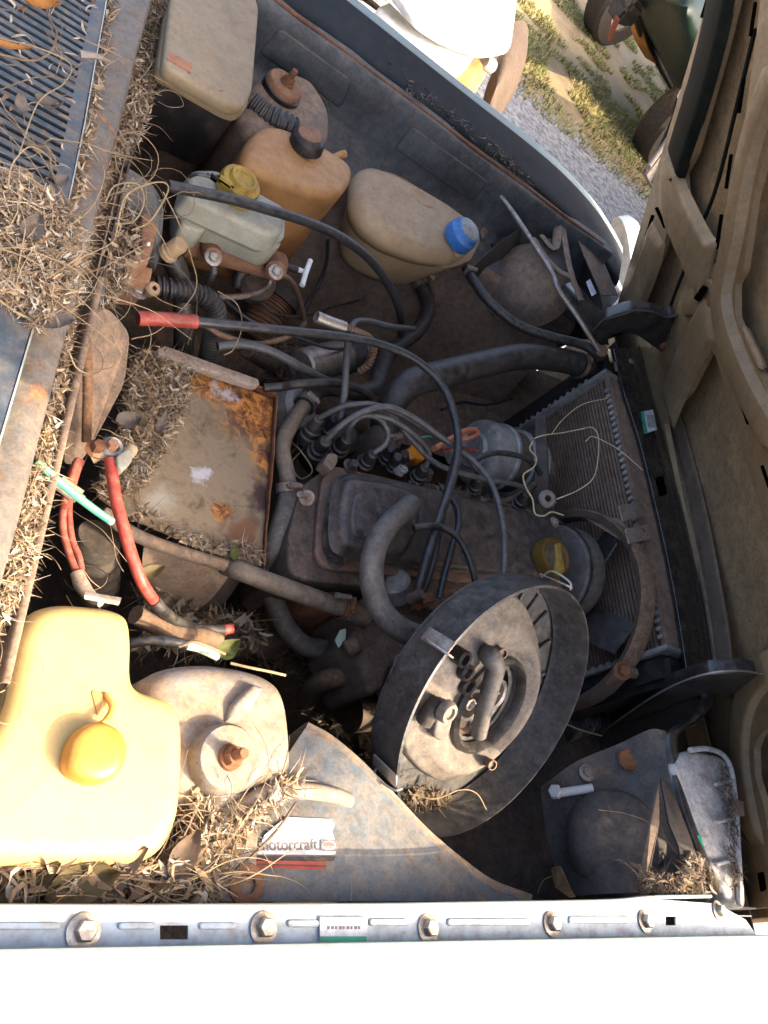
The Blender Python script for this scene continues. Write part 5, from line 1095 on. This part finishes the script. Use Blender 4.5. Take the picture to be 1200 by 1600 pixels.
# ================================================================= AIR CLEANER
acl = thing('air_cleaner', 'round black air cleaner pan without lid tilted on the carburettor', 'air cleaner')
AC = Vector((.643,.234,.87)); AN = Vector((.23,-.645,.729)).normalized(); AM = frame(AC, AN, (1,0,0)); AR = .16; DP_ = .052
def AL(x, y, z): return AM @ Vector((x, y, z))
def APX(px, py, z): 
    q = PL(px, py, AC+AN*z, AN); return AM.inverted() @ q
lathe('pan_wall', [(AR-.012,-DP_-.002),(AR-.004,-DP_+.002),(AR-.001,-DP_+.012),(AR,-.004),(AR+.0015,0),(AR-.0015,.0008),(AR-.003,-.004),(AR-.0045,-DP_+.012),(AR-.010,-DP_+.004)], AC, AN, 'pan_black', acl, seg=96, smooth=45)
hole = APX(742,1268,-DP_); 
def arc(r, z, n=64): return [AL(r*math.cos(2*math.pi*i/n), r*math.sin(2*math.pi*i/n), z) for i in range(n)]
mouth = APX(772,1107,-.034)
inl = [AL(hole.x+.042*math.cos(a*.4488)*1.0, hole.y+.030*math.sin(a*.4488), -DP_) for a in range(14)]
mo = [AL(mouth.x+.045*math.cos(-a*.2618), mouth.y+.05*math.sin(-a*.2618), -DP_) for a in range(24)]
plate('pan_floor', arc(AR-.006, -DP_), [inl, mo], AN*-.002, 'pan_black', acl)
# raised dusty centre plate round the carburettor mouth
def ringpt(cx, cy, r, a, z, sx=1., sy=1.): return AL(cx+r*math.cos(a)*sx, cy+r*math.sin(a)*sy, z)
cxm, cym = mouth.x, mouth.y
plate_px = [(742,972),(780,940),(813,932),(835,955),(850,1000),(855,1040),(844,1100),(824,1143),(794,1178),(750,1214),(702,1232),(668,1214),(640,1180),(640,1130),(662,1075),(700,1015)]
PZ = -.034
pl = round_poly([Vector((q_.x, q_.y, 0)) for q_ in (APX(x_, y_, PZ) for x_, y_ in plate_px)], .02, 3)
def radial(a_):
    d_ = Vector((math.cos(a_), math.sin(a_), 0)); o_ = Vector((cxm, cym, 0)); best_ = .09
    for i_ in range(len(pl)):
        p_, q_ = pl[i_], pl[(i_+1) % len(pl)]; e_ = q_-p_; den = d_.x*e_.y-d_.y*e_.x
        if abs(den) < 1e-9: continue
        w_ = p_-o_; t_ = (w_.x*e_.y-w_.y*e_.x)/den; s_ = (w_.x*d_.y-w_.y*d_.x)/den
        if t_ > 0 and -1e-6 <= s_ <= 1+1e-6: best_ = t_
    return best_
bm = bmesh.new(); N_ = 96; rings = []
for f_, z_ in ((1.03,-DP_+.0005),(1.0,PZ-.012),(.96,PZ-.009),(.85,PZ-.008),(.70,PZ-.001),(.52,PZ+.004),(.34,PZ+.001),(.16,PZ-.010),(.06,PZ-.010),(.0,PZ-.006),(-.08,PZ-.010),(-.12,PZ-.035)):
    ring_ = []
    for i_ in range(N_):
        a_ = 2*math.pi*i_/N_; R_ = min(radial(a_), .148); r_ = .062+(R_-.062)*f_ if f_ >= 0 else .062*(1+f_)
        ring_.append(AL(cxm+r_*math.cos(a_), cym+r_*math.sin(a_), z_ + (.0015*math.sin(3*a_) if .1 < f_ < .95 else 0)))
    rings.append(ring_)
loft_bm(bm, rings, False, False); fin(bm, 'centre_plate', 'pan_dust', acl, 60)
lathe('mouth_ring', [(.054,-.009),(.056,.0),(.060,.004),(.065,.0),(.066,-.006)], AL(cxm, cym, PZ-.004), AN, 'rubber', acl, seg=48)
thr = AL(cxm, cym, -DP_-.008)
thr = AL(cxm, cym, -DP_-.004); A3 = AM.to_3x3()
lathe('carburettor_throat', [(0,-.012),(.046,-.012),(.050,-.004),(.054,.0),(.0555,-.03)], thr, AN, 'greasy_iron', acl, seg=48)
for sx_ in (-1, 1):
    bc = thr + A3 @ Vector((.020*sx_+.004, .008*sx_, -.010))
    lathe('barrel', [(.019,.0),(.022,.012),(.0205,.0135),(.0175,.011),(.0165,-.0),(.016,-.02),(0,-.02)], bc, AN, 'zinc', acl, seg=32)
    lathe('venturi', [(.004,-.004),(.0075,-.004),(.008,.010),(.006,.011),(.004,.008),(.004,-.004)], bc, AN, 'zinc', acl, seg=20)
    tube('venturi_bridge', [bc + A3 @ Vector((-.018,0,.005)), bc, bc + A3 @ Vector((.018,0,.005))], .0022, 'zinc', acl, seg=8)
    for k in range(3):
        a = k*2.1+sx_; bolt(thr + A3 @ Vector((.040*math.cos(a), .040*math.sin(a), -.010)), AN, .004, 'copper_pipe' if k == 1 else 'zinc', acl, .006)
slab('float_cover', [thr + A3 @ Vector(v_) for v_ in ((.012,-.045,.0),(.040,-.030,.0),(.048,-.008,.0),(.034,-.006,.0),(.018,-.026,.0))], AN*-.012, 'aluminium', acl, r=.004, bev=.002)
# breather elbow across the mouth
def AQ(px, py, z): return PL(px, py, AC+AN*z, AN)
tube('breather_elbow', [AQ(757,1020,-.03), AQ(766,1026,-.014), AQ(774,1042,-.008), AQ(766,1075,-.008), AQ(756,1110,-.010), AQ(748,1148,-.014)], [.010,.012,.0115,.0105,.010,.0095], 'rubber_grey', acl, seg=16)
lathe('temperature_flap', [(0,.003),(.006,.003),(.007,.006),(.011,.006),(.0125,.003),(.013,-.004)], AQ(698,1112,-.012), AN, 'pan_dust', acl, seg=24)
slab('flap_arm', [AQ(688,1100,-.018), AQ(706,1098,-.018), AQ(712,1112,-.018), AQ(702,1150,-.02), AQ(690,1160,-.022), AQ(678,1152,-.022)], AN*-.014, 'pan_dust', acl, r=.006, bev=.003)
tube('spout', [AQ(688,1096,-.026), AQ(674,1110,-.028), AQ(662,1128,-.032)], .010, 'dark_panel', acl, seg=16)
for px, py in ((724,1029),(728,1050),(730,1072)): lathe('port', [(.0065,-.02),(.0095,-.02),(.0105,.003),(.0085,.006),(.0065,.004),(.0065,-.01),(0,-.01)], AQ(px,py,-.026), AN, 'black_plastic', acl, seg=20)
for px, py in ((786,1022),(770,1196)): tube('mount_post', [AQ(px-12,py-8,-DP_+.018), AQ(px,py,-.018)], [.0055,.0055,.0065], 'brown_panel', acl, seg=12, hollow=True)
# stiffening ribs pressed into the floor
for a in (1.15,.95,.72,.45,.1,-.25,-.6):
    pts = [AL(.118*math.cos(a+.5), .118*math.sin(a+.5), -DP_+.002), AL(.146*math.cos(a+.5), .146*math.sin(a+.5), -DP_+.002)]
    tube('floor_rib', pts, .0028, 'pan_black', acl, seg=8)
if 0: slab('floor_patch', [AQ(822,925,-DP_+.002), AQ(870,930,-DP_+.002), AQ(895,985,-DP_+.002), AQ(858,995,-DP_+.002), AQ(835,960,-DP_+.002)], AN*-.002, 'rubber', acl, r=.004, bev=.0006)
# spring clips on the wall
def clip(px, py, parent):
    c = AM.inverted() @ PL(px, py, AC+AN*-.02, AN); a = math.atan2(c.y, c.x); e = AM.to_3x3() @ Vector((math.cos(a), math.sin(a), 0)); t = AN.cross(e)
    k = slab('clip', [AC+e*(AR+.006)+t*.008+AN*-.034, AC+e*(AR+.006)-t*.008+AN*-.034, AC+e*(AR+.008)-t*.008+AN*.006, AC+e*(AR+.008)+t*.008+AN*.006], e*-.002, 'bare_steel', parent, r=.002, bev=.0005)
    tube('clip_wire', [AC+e*(AR+.002)+t*.006+AN*-.03, AC+e*(AR+.014)+t*.007+AN*-.02, AC+e*(AR+.012)+t*.007+AN*.006, AC+e*(AR+.004)+t*.006+AN*.012], .0014, 'zinc', k, seg=6)
for p in ((668,985),(585,1205),(862,905)): clip(*p, acl)

# ---- extra wiring and clutter low in the bay
ex = [([(405,470,.70),(430,490,.70),(470,495,.69),(520,480,.66),(560,470,.62)], .0022, 'cable', 'thin black wire crossing behind the loose aluminium connector'),
 ([(352,470,.74),(390,500,.75),(420,512,.75),(470,530,.74),(520,545,.72),(560,540,.70)], .0025, 'cable', 'thin black wire sagging below the throttle cable'),
 ([(425,600,.66),(450,620,.68),(470,660,.66),(462,700,.64),(440,720,.62)], .0022, 'copper_pipe', 'thin brown wire behind the coolant pipe'),
 ([(455,690,.70),(470,705,.72),(488,735,.72),(470,748,.70),(455,725,.70),(475,700,.70)], .0012, 'stem_pale', 'coil of fine pale wire behind the pipe clamp'),
 ([(690,640,.66),(720,628,.66),(760,632,.65),(800,622,.64)], .0035, 'cable', 'black wire low behind the alternator'),
 ([(640,690,.76),(668,682,.77),(700,690,.77),(714,704,.77)], .0014, 'green_tube', 'thin green wire by the orange connector'),
 ([(700,470,.52),(720,500,.50),(735,540,.50),(728,570,.50)], .004, 'cable', 'black wire lying on the far chassis rail'),
 ([(870,1125,.70),(905,1140,.71),(940,1150,.72)], .0015, 'stem_pale', 'fine straw caught below the near hinge arm'),
 ([(330,905,.60),(350,930,.58),(345,960,.57),(320,968,.57),(305,950,.58)], .0025, 'cable', 'loop of thin wire under the battery tray')]
for pt_, r_, m_, l_ in ex: tag(tube('loose_wire', pt_, r_, m_, seg=8), l_, 'wire')
sj = thing('steering_joint', 'brown ribbed rubber boot in the dark gap above the yellow bottle', 'boot')
tube('boot', [(150,850,.655),(152,885,.62),(154,930,.56)], [.024,.026,.024], 'dark_panel', sj, ribs=6, ribamp=.07, seg=24); lathe('collar', [(0,.01),(.026,.01),(.028,.004),(.028,-.006),(0,-.006)], P(150,848,.66), (.1,.3,1), 'dark_panel', sj, seg=24)
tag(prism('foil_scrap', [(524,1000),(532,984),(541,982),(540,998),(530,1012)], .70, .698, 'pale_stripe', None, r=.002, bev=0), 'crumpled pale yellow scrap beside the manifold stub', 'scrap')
# ================================================================= BACKGROUND CARS
wc = thing('white_car', 'sunlit white car front with missing headlamp and exposed brown bumper end', 'car')
# real size: its nose stands about 1.5 m beyond the far fender; hood edge .72 m high
Yw = 2.75
nose = [Vector((-.6,Yw-.15,.70)), Vector((.3,Yw-.15,.70)), P(655,28,.68), P(700,58,.66), P(760,82,.66), P(800,76,.66), P(808,20,.68), P(812,-40,.70), Vector((1.45,4.2,.80)), Vector((-.6,4.2,.85))]
slab('hood', nose, (0,0,-.035), 'white_car_paint', wc, r=.05, bev=.015, rings=4)
prism('front_panel', [(612,0),(660,42),(712,68),(744,84),(735,100),(690,96),(640,60),(590,10)], .60, .50, 'white_car_paint', wc, r=.02, bev=.01)
prism('inner_panel', [(600,20),(660,62),(700,95),(690,110),(640,100),(590,60)], .52, .15, 'primer_tan', wc, r=.03, bev=.02)
prism('headlamp_bay', [(675,92),(745,86),(772,100),(740,150),(725,140),(690,118)], .50, .25, 'primer_tan', wc, r=.02, bev=.012)
prism('indicator', [(706,118),(722,90),(748,82),(760,98),(738,140),(726,142)], .55, .42, 'indicator', wc, r=.02, bev=.012)
prism('lamp_bracket', [(690,78),(712,76),(700,120),(686,112)], .53, .40, 'white_car_paint', wc, r=.01, bev=.006)
cyl('lamp_socket', (756,94,.56), (768,104,.55), .025, 'aluminium', wc); cyl('hole', (671,50,.607), (674,51,.606), .012, 'black_plastic', wc)
patch('bumper', [[(788,40,.55),(800,35,.56),(818,32,.55),(826,45,.52)],[(778,90,.52),(795,88,.54),(815,80,.53),(822,92,.48)],[(762,130,.47),(780,135,.50),(802,128,.48),(806,140,.43)],[(752,165,.40),(764,175,.42),(778,178,.41),(784,178,.36)]], 'bumper_brown', wc, .012, 5)
patch('bumper_far', [[(560,-10,.45),(540,-30,.45)],[(620,35,.42),(600,15,.40)],[(640,62,.36),(620,50,.34)]], 'bumper_brown', wc, .01, 4)
box('body', Vector((.2,4.6,.55)), (1.6,1.4,.5), 'white_car_paint', wc, 0, .08)
def wheel(c, r, w, ax, parent):
    t = lathe('wheel', [(r*.55,-w/2),(r*.92,-w/2),(r,-w*.36),(r,w*.36),(r*.92,w/2),(r*.55,w/2),(r*.55,-w/2)], c, ax, 'tyre', parent, seg=48)
    lathe('rim', [(0,w*.2),(r*.3,w*.22),(r*.5,w*.35),(r*.56,w*.4),(r*.56,-w*.4),(0,-w*.3)], c, ax, 'bare_steel', t, seg=32); return t
wheel(Vector((.0,3.6,.29)), .29, .18, (1,0,0), wc)
gc = thing('green_car', 'dark green wrecked car with torn corner and bare orange inner fender', 'car')
patch('fender', [[(1012,-25,.75),(1040,-30,.85),(1090,-30,.95),(1130,-40,.98)],[(995,0,.62),(1030,5,.78),(1075,10,.90),(1120,0,.95)],[(1005,45,.45),(1035,55,.62),(1070,70,.76),(1110,60,.86)],[(1030,90,.34),(1045,105,.46),(1072,120,.58),(1110,110,.70)],[(1055,140,.26),(1064,148,.32),(1080,152,.40),(1110,150,.50)]], 'green_car_paint', gc, .01, 6)
patch('sill_edge', [[(985,5,.58),(994,2,.60)],[(1000,55,.42),(1008,50,.44)],[(1028,100,.31),(1034,94,.33)],[(1056,148,.24),(1062,142,.26)]], 'tyre', gc, .02, 5)
patch('inner_fender', [[(982,30,.40),(1000,40,.45)],[(992,62,.36),(1010,72,.40)],[(1008,90,.30),(1024,100,.33)]], 'orange_rust', gc, .01, 4)
box('torn_end', (975,18,.55), (.22,.12,.10), 'dark_panel', gc, .7, .02); box('lamp_stub', (990,12,.62), (.12,.07,.07), 'bumper_brown', gc, .4, .02)
wheel(P(1046,192,.27)+Vector((.12,.10,0)), .30, .19, (.45,-.8,.1), gc); wheel(P(958,18,.30)+Vector((.25,.45,0)), .30, .19, (.45,-.8,.1), gc)
slab('body', [Vector((3.95,4.65,1.35)), Vector((4.25,6.4,1.35)), Vector((8,6.9,1.4)), Vector((8,5.0,1.4))], (0,0,-1.05), 'green_car_paint', gc, r=.12, bev=.06, rings=4)
tag(tube('red_strap', [(965,28,.55),(958,45,.48),(952,62,.40)], .018, 'red_wire', seg=8, flat=.3), 'short red strap dangling from the green car wreck', 'strap')
# third vehicle: parked nose-on beyond the raised hood; only its bumper corner shows, the rest shades the gravel
gv = thing('grey_van', 'grey vehicle corner with ribbed plastic bumper peeking past the hood edge', 'van')
patch('bumper', [[(1064,180,.66),(1054,200,.64),(1060,232,.58),(1064,260,.50)],[(1038,222,.62),(1030,240,.60),(1042,275,.53),(1050,300,.45)],[(1013,258,.56),(1010,272,.54),(1024,300,.47),(1036,318,.40)]], 'rubber_grey', gv, .02, 4)
tube('bumper_rib', [(1063,186,.67),(1038,226,.635),(1013,261,.575)], .012, 'rubber_grey', gv, seg=8); tube('bumper_rib', [(1064,205,.645),(1042,245,.62),(1020,285,.55)], .010, 'rubber_grey', gv, seg=8)
slab('body', [Vector((2.85,3.05,1.42)), Vector((3.0,3.45,1.42)), Vector((6.8,4.7,1.5)), Vector((7.2,3.1,1.5)), Vector((3.3,1.75,1.42))], (0,0,-1.05), 'green_car_paint', gv, r=.12, bev=.06, rings=4)
for x, y in ((3.9,3.35),(4.5,2.35),(6.0,4.1)): lathe('wheel', [(0,-.09),(.28,-.09),(.31,-.06),(.31,.06),(.28,.09),(0,.09)], Vector((x,y,.31)), (-.3,.95,0), 'tyre', gv, seg=32)

# ================================================================= DEBRIS
def zcowl(x, y): return .955
litter('thick drift of brown dry leaf shreds heaped on the cowl panel', [(-20,275),(40,300),(85,330),(112,345),(120,400),(100,480),(60,520),(20,480),(-20,470)], .955, 6500, (.005,.012), jit=.022)
litter('sparse dry leaf crumbs scattered on the slotted grille', [(-20,-10),(150,-10),(120,200),(90,320),(-20,280)], .957, 90, (.008,.02), jit=.006)
litter('dry leaf shreds filling the gutter along the cowl rail', [(168,0),(182,0),(160,130),(128,310),(116,330),(120,270),(150,120)], .940, 260, (.006,.014), jit=.008)
litter('dry leaf mulch packed in the gutter behind the cowl rail', [(232,0),(262,0),(258,90),(240,130),(220,220),(150,300),(130,420),(108,520),(90,640),(45,880),(15,960),(-10,1000),(0,910),(60,690),(100,510),(128,380),(150,300),(200,130)], .885, 4200, (.005,.012), jit=.022)
litter('tangle of dry shreds between pedal linkage and cowl rail', [(130,300),(200,300),(210,420),(190,470),(150,500),(120,470)], .86, 700, (.006,.016), jit=.03)
litter('dry leaves heaped on the left half of the rusty tray', [(205,560),(262,560),(300,575),(285,650),(255,700),(225,760),(180,790),(150,770),(190,640)], .722, 3200, (.006,.014), jit=.028)
litter('thin line of leaf crumbs along the front edge of the rusty tray', [(200,805),(290,850),(408,885),(408,860),(380,850),(300,840),(215,790)], .722, 260, (.006,.016), jit=.01)
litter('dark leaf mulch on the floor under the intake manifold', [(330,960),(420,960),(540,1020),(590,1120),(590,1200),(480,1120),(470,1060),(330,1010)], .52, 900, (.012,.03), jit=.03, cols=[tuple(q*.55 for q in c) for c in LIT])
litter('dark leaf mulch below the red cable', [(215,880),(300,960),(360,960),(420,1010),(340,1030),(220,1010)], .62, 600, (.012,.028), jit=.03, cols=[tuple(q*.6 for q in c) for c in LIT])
litter('dry shreds packed between yellow bottle and bolted flange', [(-20,1352),(230,1352),(280,1320),(300,1330),(320,1412),(-20,1412)], .85, 1300, (.010,.026), jit=.04)
litter('dry mulch clinging round the strut tower and bent pipe', [(290,1240),(320,1258),(330,1290),(390,1265),(430,1220),(466,1215),(440,1240),(395,1285),(355,1325),(330,1360),(300,1350)], .852, 1300, (.006,.02), jit=.02)
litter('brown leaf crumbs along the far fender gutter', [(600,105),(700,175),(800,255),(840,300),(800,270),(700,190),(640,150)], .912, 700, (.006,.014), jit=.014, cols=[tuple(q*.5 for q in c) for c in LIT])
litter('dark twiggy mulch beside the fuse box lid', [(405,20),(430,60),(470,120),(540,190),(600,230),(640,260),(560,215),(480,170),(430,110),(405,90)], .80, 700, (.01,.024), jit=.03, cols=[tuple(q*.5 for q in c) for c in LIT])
litter('leaf scraps on the headlight panel corner', [(990,1388),(1005,1370),(1055,1372),(1070,1330),(1098,1360),(1106,1395)], .868, 420, (.008,.018), jit=.02, cols=[tuple(q*.8 for q in c) for c in LIT])
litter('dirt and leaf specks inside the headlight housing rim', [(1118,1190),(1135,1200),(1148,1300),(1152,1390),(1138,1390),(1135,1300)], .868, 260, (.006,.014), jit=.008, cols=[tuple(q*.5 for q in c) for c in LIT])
ACZ = lambda x, y: PL(x, y, AC+AN*(-DP_+.004), AN).z
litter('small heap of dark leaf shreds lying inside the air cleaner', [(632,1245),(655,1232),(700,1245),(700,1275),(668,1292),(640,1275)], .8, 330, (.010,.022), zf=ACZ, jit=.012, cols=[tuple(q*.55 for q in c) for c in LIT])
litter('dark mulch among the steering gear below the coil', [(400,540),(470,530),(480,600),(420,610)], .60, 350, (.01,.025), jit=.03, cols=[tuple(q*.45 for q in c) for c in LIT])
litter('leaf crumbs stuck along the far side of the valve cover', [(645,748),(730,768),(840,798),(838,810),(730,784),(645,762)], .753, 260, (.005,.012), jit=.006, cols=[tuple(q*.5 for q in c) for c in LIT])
G1 = 'curled dry stems on the cowl'
stems([(-20,0),(140,0),(110,250),(100,330),(-20,300)], .957, 18, 'thin curled dry stem lying on the slotted cowl grille', G1, (.04,.13), 0.00050, lift=.012, curl=.8)
stems([(-20,290),(110,340),(110,470),(30,500),(-20,480)], .975, 33, 'thin dry stem tangled in the leaf drift on the cowl panel', 'dry stems in the leaf drift', (.05,.15), 0.00046, lift=.025, curl=.5)
stems([(120,300),(230,260),(280,380),(250,440),(180,480),(110,500)], .89, 33, 'thin looping dry stem between pedal linkage and cowl rail', 'looping stems by the firewall', (.06,.18), 0.00042, lift=.05, curl=1.4)
stems([(180,20),(262,10),(250,110),(235,230),(200,250),(170,150)], .90, 16, 'thin dry stem beside the fuse box', 'stems beside the fuse box', (.04,.12), 0.00042, lift=.03)
stems([(80,480),(130,440),(120,560),(90,680),(60,800),(40,760)], .90, 11, 'thin dry stem in the gutter behind the cowl rail', 'stems in the gutter', (.04,.10), 0.00042, lift=.02)
stems([(200,560),(300,590),(250,720),(170,780)], .75, 13, 'thin dry stem on the leaf heap over the rusty tray', 'stems on the tray', (.04,.10), 0.00042, lift=.02)
stems([(-10,1365),(230,1365),(300,1340),(330,1400),(-10,1405)], .875, 33, 'thin dry stem lying below the yellow bottle', 'stems below the bottle', (.05,.14), 0.00046, lift=.02, az0=.2)
stems([(290,1240),(350,1270),(430,1225),(440,1245),(350,1330),(310,1370)], .862, 22, 'thin dry stem wrapped round the bent apron pipe', 'stems round the pipe', (.03,.07), 0.00046, lift=.03)
stems([(-15,950),(30,950),(15,1050),(-15,1150)], .90, 8, 'thin dry stem left of the yellow bottle', 'stems left of the bottle', (.04,.1), 0.00046, lift=.02)
stems([(80,880),(200,880),(170,930),(60,940)], .80, 7, 'fine dry stem behind the yellow bottle', 'stems behind the bottle', (.04,.09), 0.00038, lift=.03)
stems([(380,480),(470,520),(480,600),(420,600)], .66, 6, 'fine dry stem among the pipes near the coil', 'stems near the coil', (.03,.08), 0.00038, lift=.02)
stems([(410,40),(480,120),(560,190),(500,180),(430,100)], .83, 8, 'dark dry twig beside the far strut tower', 'twigs by the far tower', (.04,.09), 0.00050, ('bark',), lift=.02)
# the stems one can follow in the photograph
FS = [([(310,975,.90),(390,1000,.0)], None)]
def stem(pts, r, m, label, cat='stem'): return tag(tube('dry_twig', pts, r, m, seg=6), label, cat)
stem([(0,85,.958),(50,95,.965),(80,80,.97),(88,50,.968),(75,25,.965),(70,0,.96)], 0.0011, 'bark', 'thick brown twig bent across the cowl grille top')
stem([(125,85,.965),(150,88,.968),(172,96,.962)], [.004,.003,.0012], 'leaf_grey', 'short pale broken twig on the grille edge', 'twig')
stem([(45,225,.965),(75,235,.97),(80,265,.967),(95,300,.965),(130,335,.955)], 0.0012, 'bark', 'curved dark twig running down off the grille')
stem([(0,60,.96),(60,75,.97),(110,100,.97),(100,130,.968),(60,160,.965),(30,240,.96)], 0.0006, 'stem_pale', 'pale stem curling over the grille slots')
stem([(180,370,.93),(195,310,.95),(225,290,.955),(255,285,.95),(262,300,.94),(235,345,.92),(205,360,.91)], 0.0009, 'stem_pale', 'pale looped stem above the pedal linkage')
stem([(165,315,.93),(180,290,.94),(215,288,.94),(225,315,.93),(210,345,.92),(180,350,.91)], 0.0008, 'stem_pale', 'second pale loop of stem above the pedal linkage')
stem([(255,300,.93),(280,350,.90),(298,400,.87),(305,455,.84),(250,515,.82),(205,530,.82)], 0.0007, 'stem_pale', 'long pale stem crossing the ribbed conduit')
stem([(340,455,.84),(370,475,.83),(378,510,.82),(365,545,.81),(350,555,.80)], 0.0007, 'stem_pale', 'pale stem hooked over the throttle cable')
stem([(0,470,.965),(30,490,.965),(60,500,.96),(92,505,.955),(120,440,.955)], 0.0008, 'stem_pale', 'pale stem at the lower tip of the leaf drift')
stem([(108,550,.92),(120,575,.91),(145,585,.905),(172,575,.90)], 0.0007, 'stem_pale', 'pale stem bridging the gutter and gusset')
stem([(280,1010,.83),(300,1003,.84),(320,1008,.84),(352,1022,.835)], 0.0014, 'stem_pale', 'pale cut twig above the strut tower', 'twig')
stem([(360,1036,.84),(390,1043,.842),(420,1049,.842),(446,1055,.84)], 0.0014, 'stem_pale', 'straight pale straw on the strut tower rear edge', 'straw')
stem([(462,1255,.86),(430,1300,.862),(380,1350,.865),(330,1385,.868),(280,1402,.868)], 0.0013, 'bark', 'long brown stem lying over the decal corner')
stem([(640,1240,.80),(680,1248,.81),(720,1234,.815),(745,1240,.81),(760,1265,.80)], 0.0007, 'stem_pale', 'pale stem lying inside the air cleaner')
stem([(935,1265,.80),(980,1272,.82),(1020,1290,.84),(1060,1335,.86),(1090,1365,.875)], 0.0006, 'stem_pale', 'pale stem arching over the headlight panel')
stem([(840,1395,.70),(850,1375,.71),(870,1368,.72),(890,1372,.72)], 0.0006, 'stem_pale', 'pale thread beside the bolted flange')
stem([(120,1400,.885),(180,1372,.89),(260,1378,.89),(330,1360,.885)], 0.0010, 'bark', 'brown stem crossing the shreds under the yellow bottle')
leaf((128,1382,.885), .05, .028, .35, 'leaf_olive', 'broad olive dry leaf below the yellow bottle')
leaf((180,1372,.885), .055, .018, .9, 'leaf_grey', 'narrow grey dry leaf below the yellow bottle')
leaf((40,1390,.88), .05, .02, .8, 'leaf_olive', 'narrow dark leaf at the bolted flange')
leaf((285,1335,.885), .04, .022, 1.2, 'brown_panel', 'curled brown leaf by the yellow bottle corner')
leaf((68,12,.975), .03, .016, .3, 'leaf_orange', 'orange dry leaf on the cowl grille', .4)
leaf((15,75,.965), .035, .009, .3, 'leaf_orange', 'slim yellow dry leaf on the cowl grille')
leaf((32,165,.965), .024, .012, 1.9, 'leaf_grey', 'grey curled leaf on the cowl grille')
leaf((72,162,.962), .020, .014, .2, 'leaf_grey', 'small pale leaf scrap on the cowl grille')
leaf((95,285,.965), .016, .012, 1.0, 'leaf_grey', 'tiny pale leaf at the grille corner')
leaf((80,505,.965), .035, .02, .2, 'leaf_grey', 'pale papery leaf at the drift tip')
leaf((50,360,.975), .03, .018, 1.4, 'leaf_grey', 'grey flat leaf on top of the cowl drift')
leaf((200,660,.765), .03, .022, .5, 'leaf_grey', 'white-edged grey leaf on the tray heap')
leaf((253,660,.76), .035, .010, 1.4, 'leaf_grey', 'slim grey leaf leaning on the tray heap')
leaf((218,655,.765), .022, .012, 2.2, 'leaf_olive', 'olive leaf on the tray heap')
leaf((365,865,.73), .022, .012, 1.7, 'leaf_green', 'small green leaf on the tray edge')
leaf((355,1015,.80), .028, .020, .8, 'leaf_green', 'small green leaf above the strut tower')
leaf((420,1010,.56), .07, .04, .4, 'brown_panel', 'brown dry leaf on the dark floor')
leaf((235,895,.80), .03, .014, .6, 'leaf_olive', 'pale leaf behind the red cable')
leaf((840,1330,.55), .03, .014, 1.5, 'leaf_olive', 'olive leaf lying low beside the headlight panel')

# ================================================================= origins: put every object's origin at its own base
bpy.context.view_layer.update()
def kids(o): return [c for c in bpy.data.objects if c.parent == o]
KID = {}
for o in bpy.data.objects:
    if o.parent: KID.setdefault(o.parent.name, []).append(o)
def mesh_bounds(o):
    lo = [1e9]*3; hi = [-1e9]*3; st = [o]
    while st:
        q = st.pop(); st += KID.get(q.name, [])
        if q.type == 'MESH':
            for v in q.data.vertices:
                for i in range(3): lo[i] = min(lo[i], v.co[i]); hi[i] = max(hi[i], v.co[i])
    return lo, hi
def base(o):
    if o.type == 'MESH':
        n = len(o.data.vertices); st = max(1, n//200); vs = [v.co.copy() for i_, v in enumerate(o.data.vertices) if i_ % st == 0]
        lo = [min(v[i] for v in vs) for i in range(3)]; hi = [max(v[i] for v in vs) for i in range(3)]
    else: lo, hi = mesh_bounds(o)
    return Vector(((lo[0]+hi[0])/2, (lo[1]+hi[1])/2, lo[2]))
tops = [o for o in bpy.data.objects if o.parent is None and o.type in ('MESH', 'EMPTY')]
org = {}
for o in bpy.data.objects:
    if o.type in ('MESH', 'EMPTY'): org[o.name] = base(o)
for o in bpy.data.objects:
    if o.name not in org: continue
    b = org[o.name]
    if 'at' in o: del o['at']
    if o.type == 'MESH': o.data.transform(Matrix.Translation(-b))
    o.location = b - (org[o.parent.name] if o.parent else Vector())
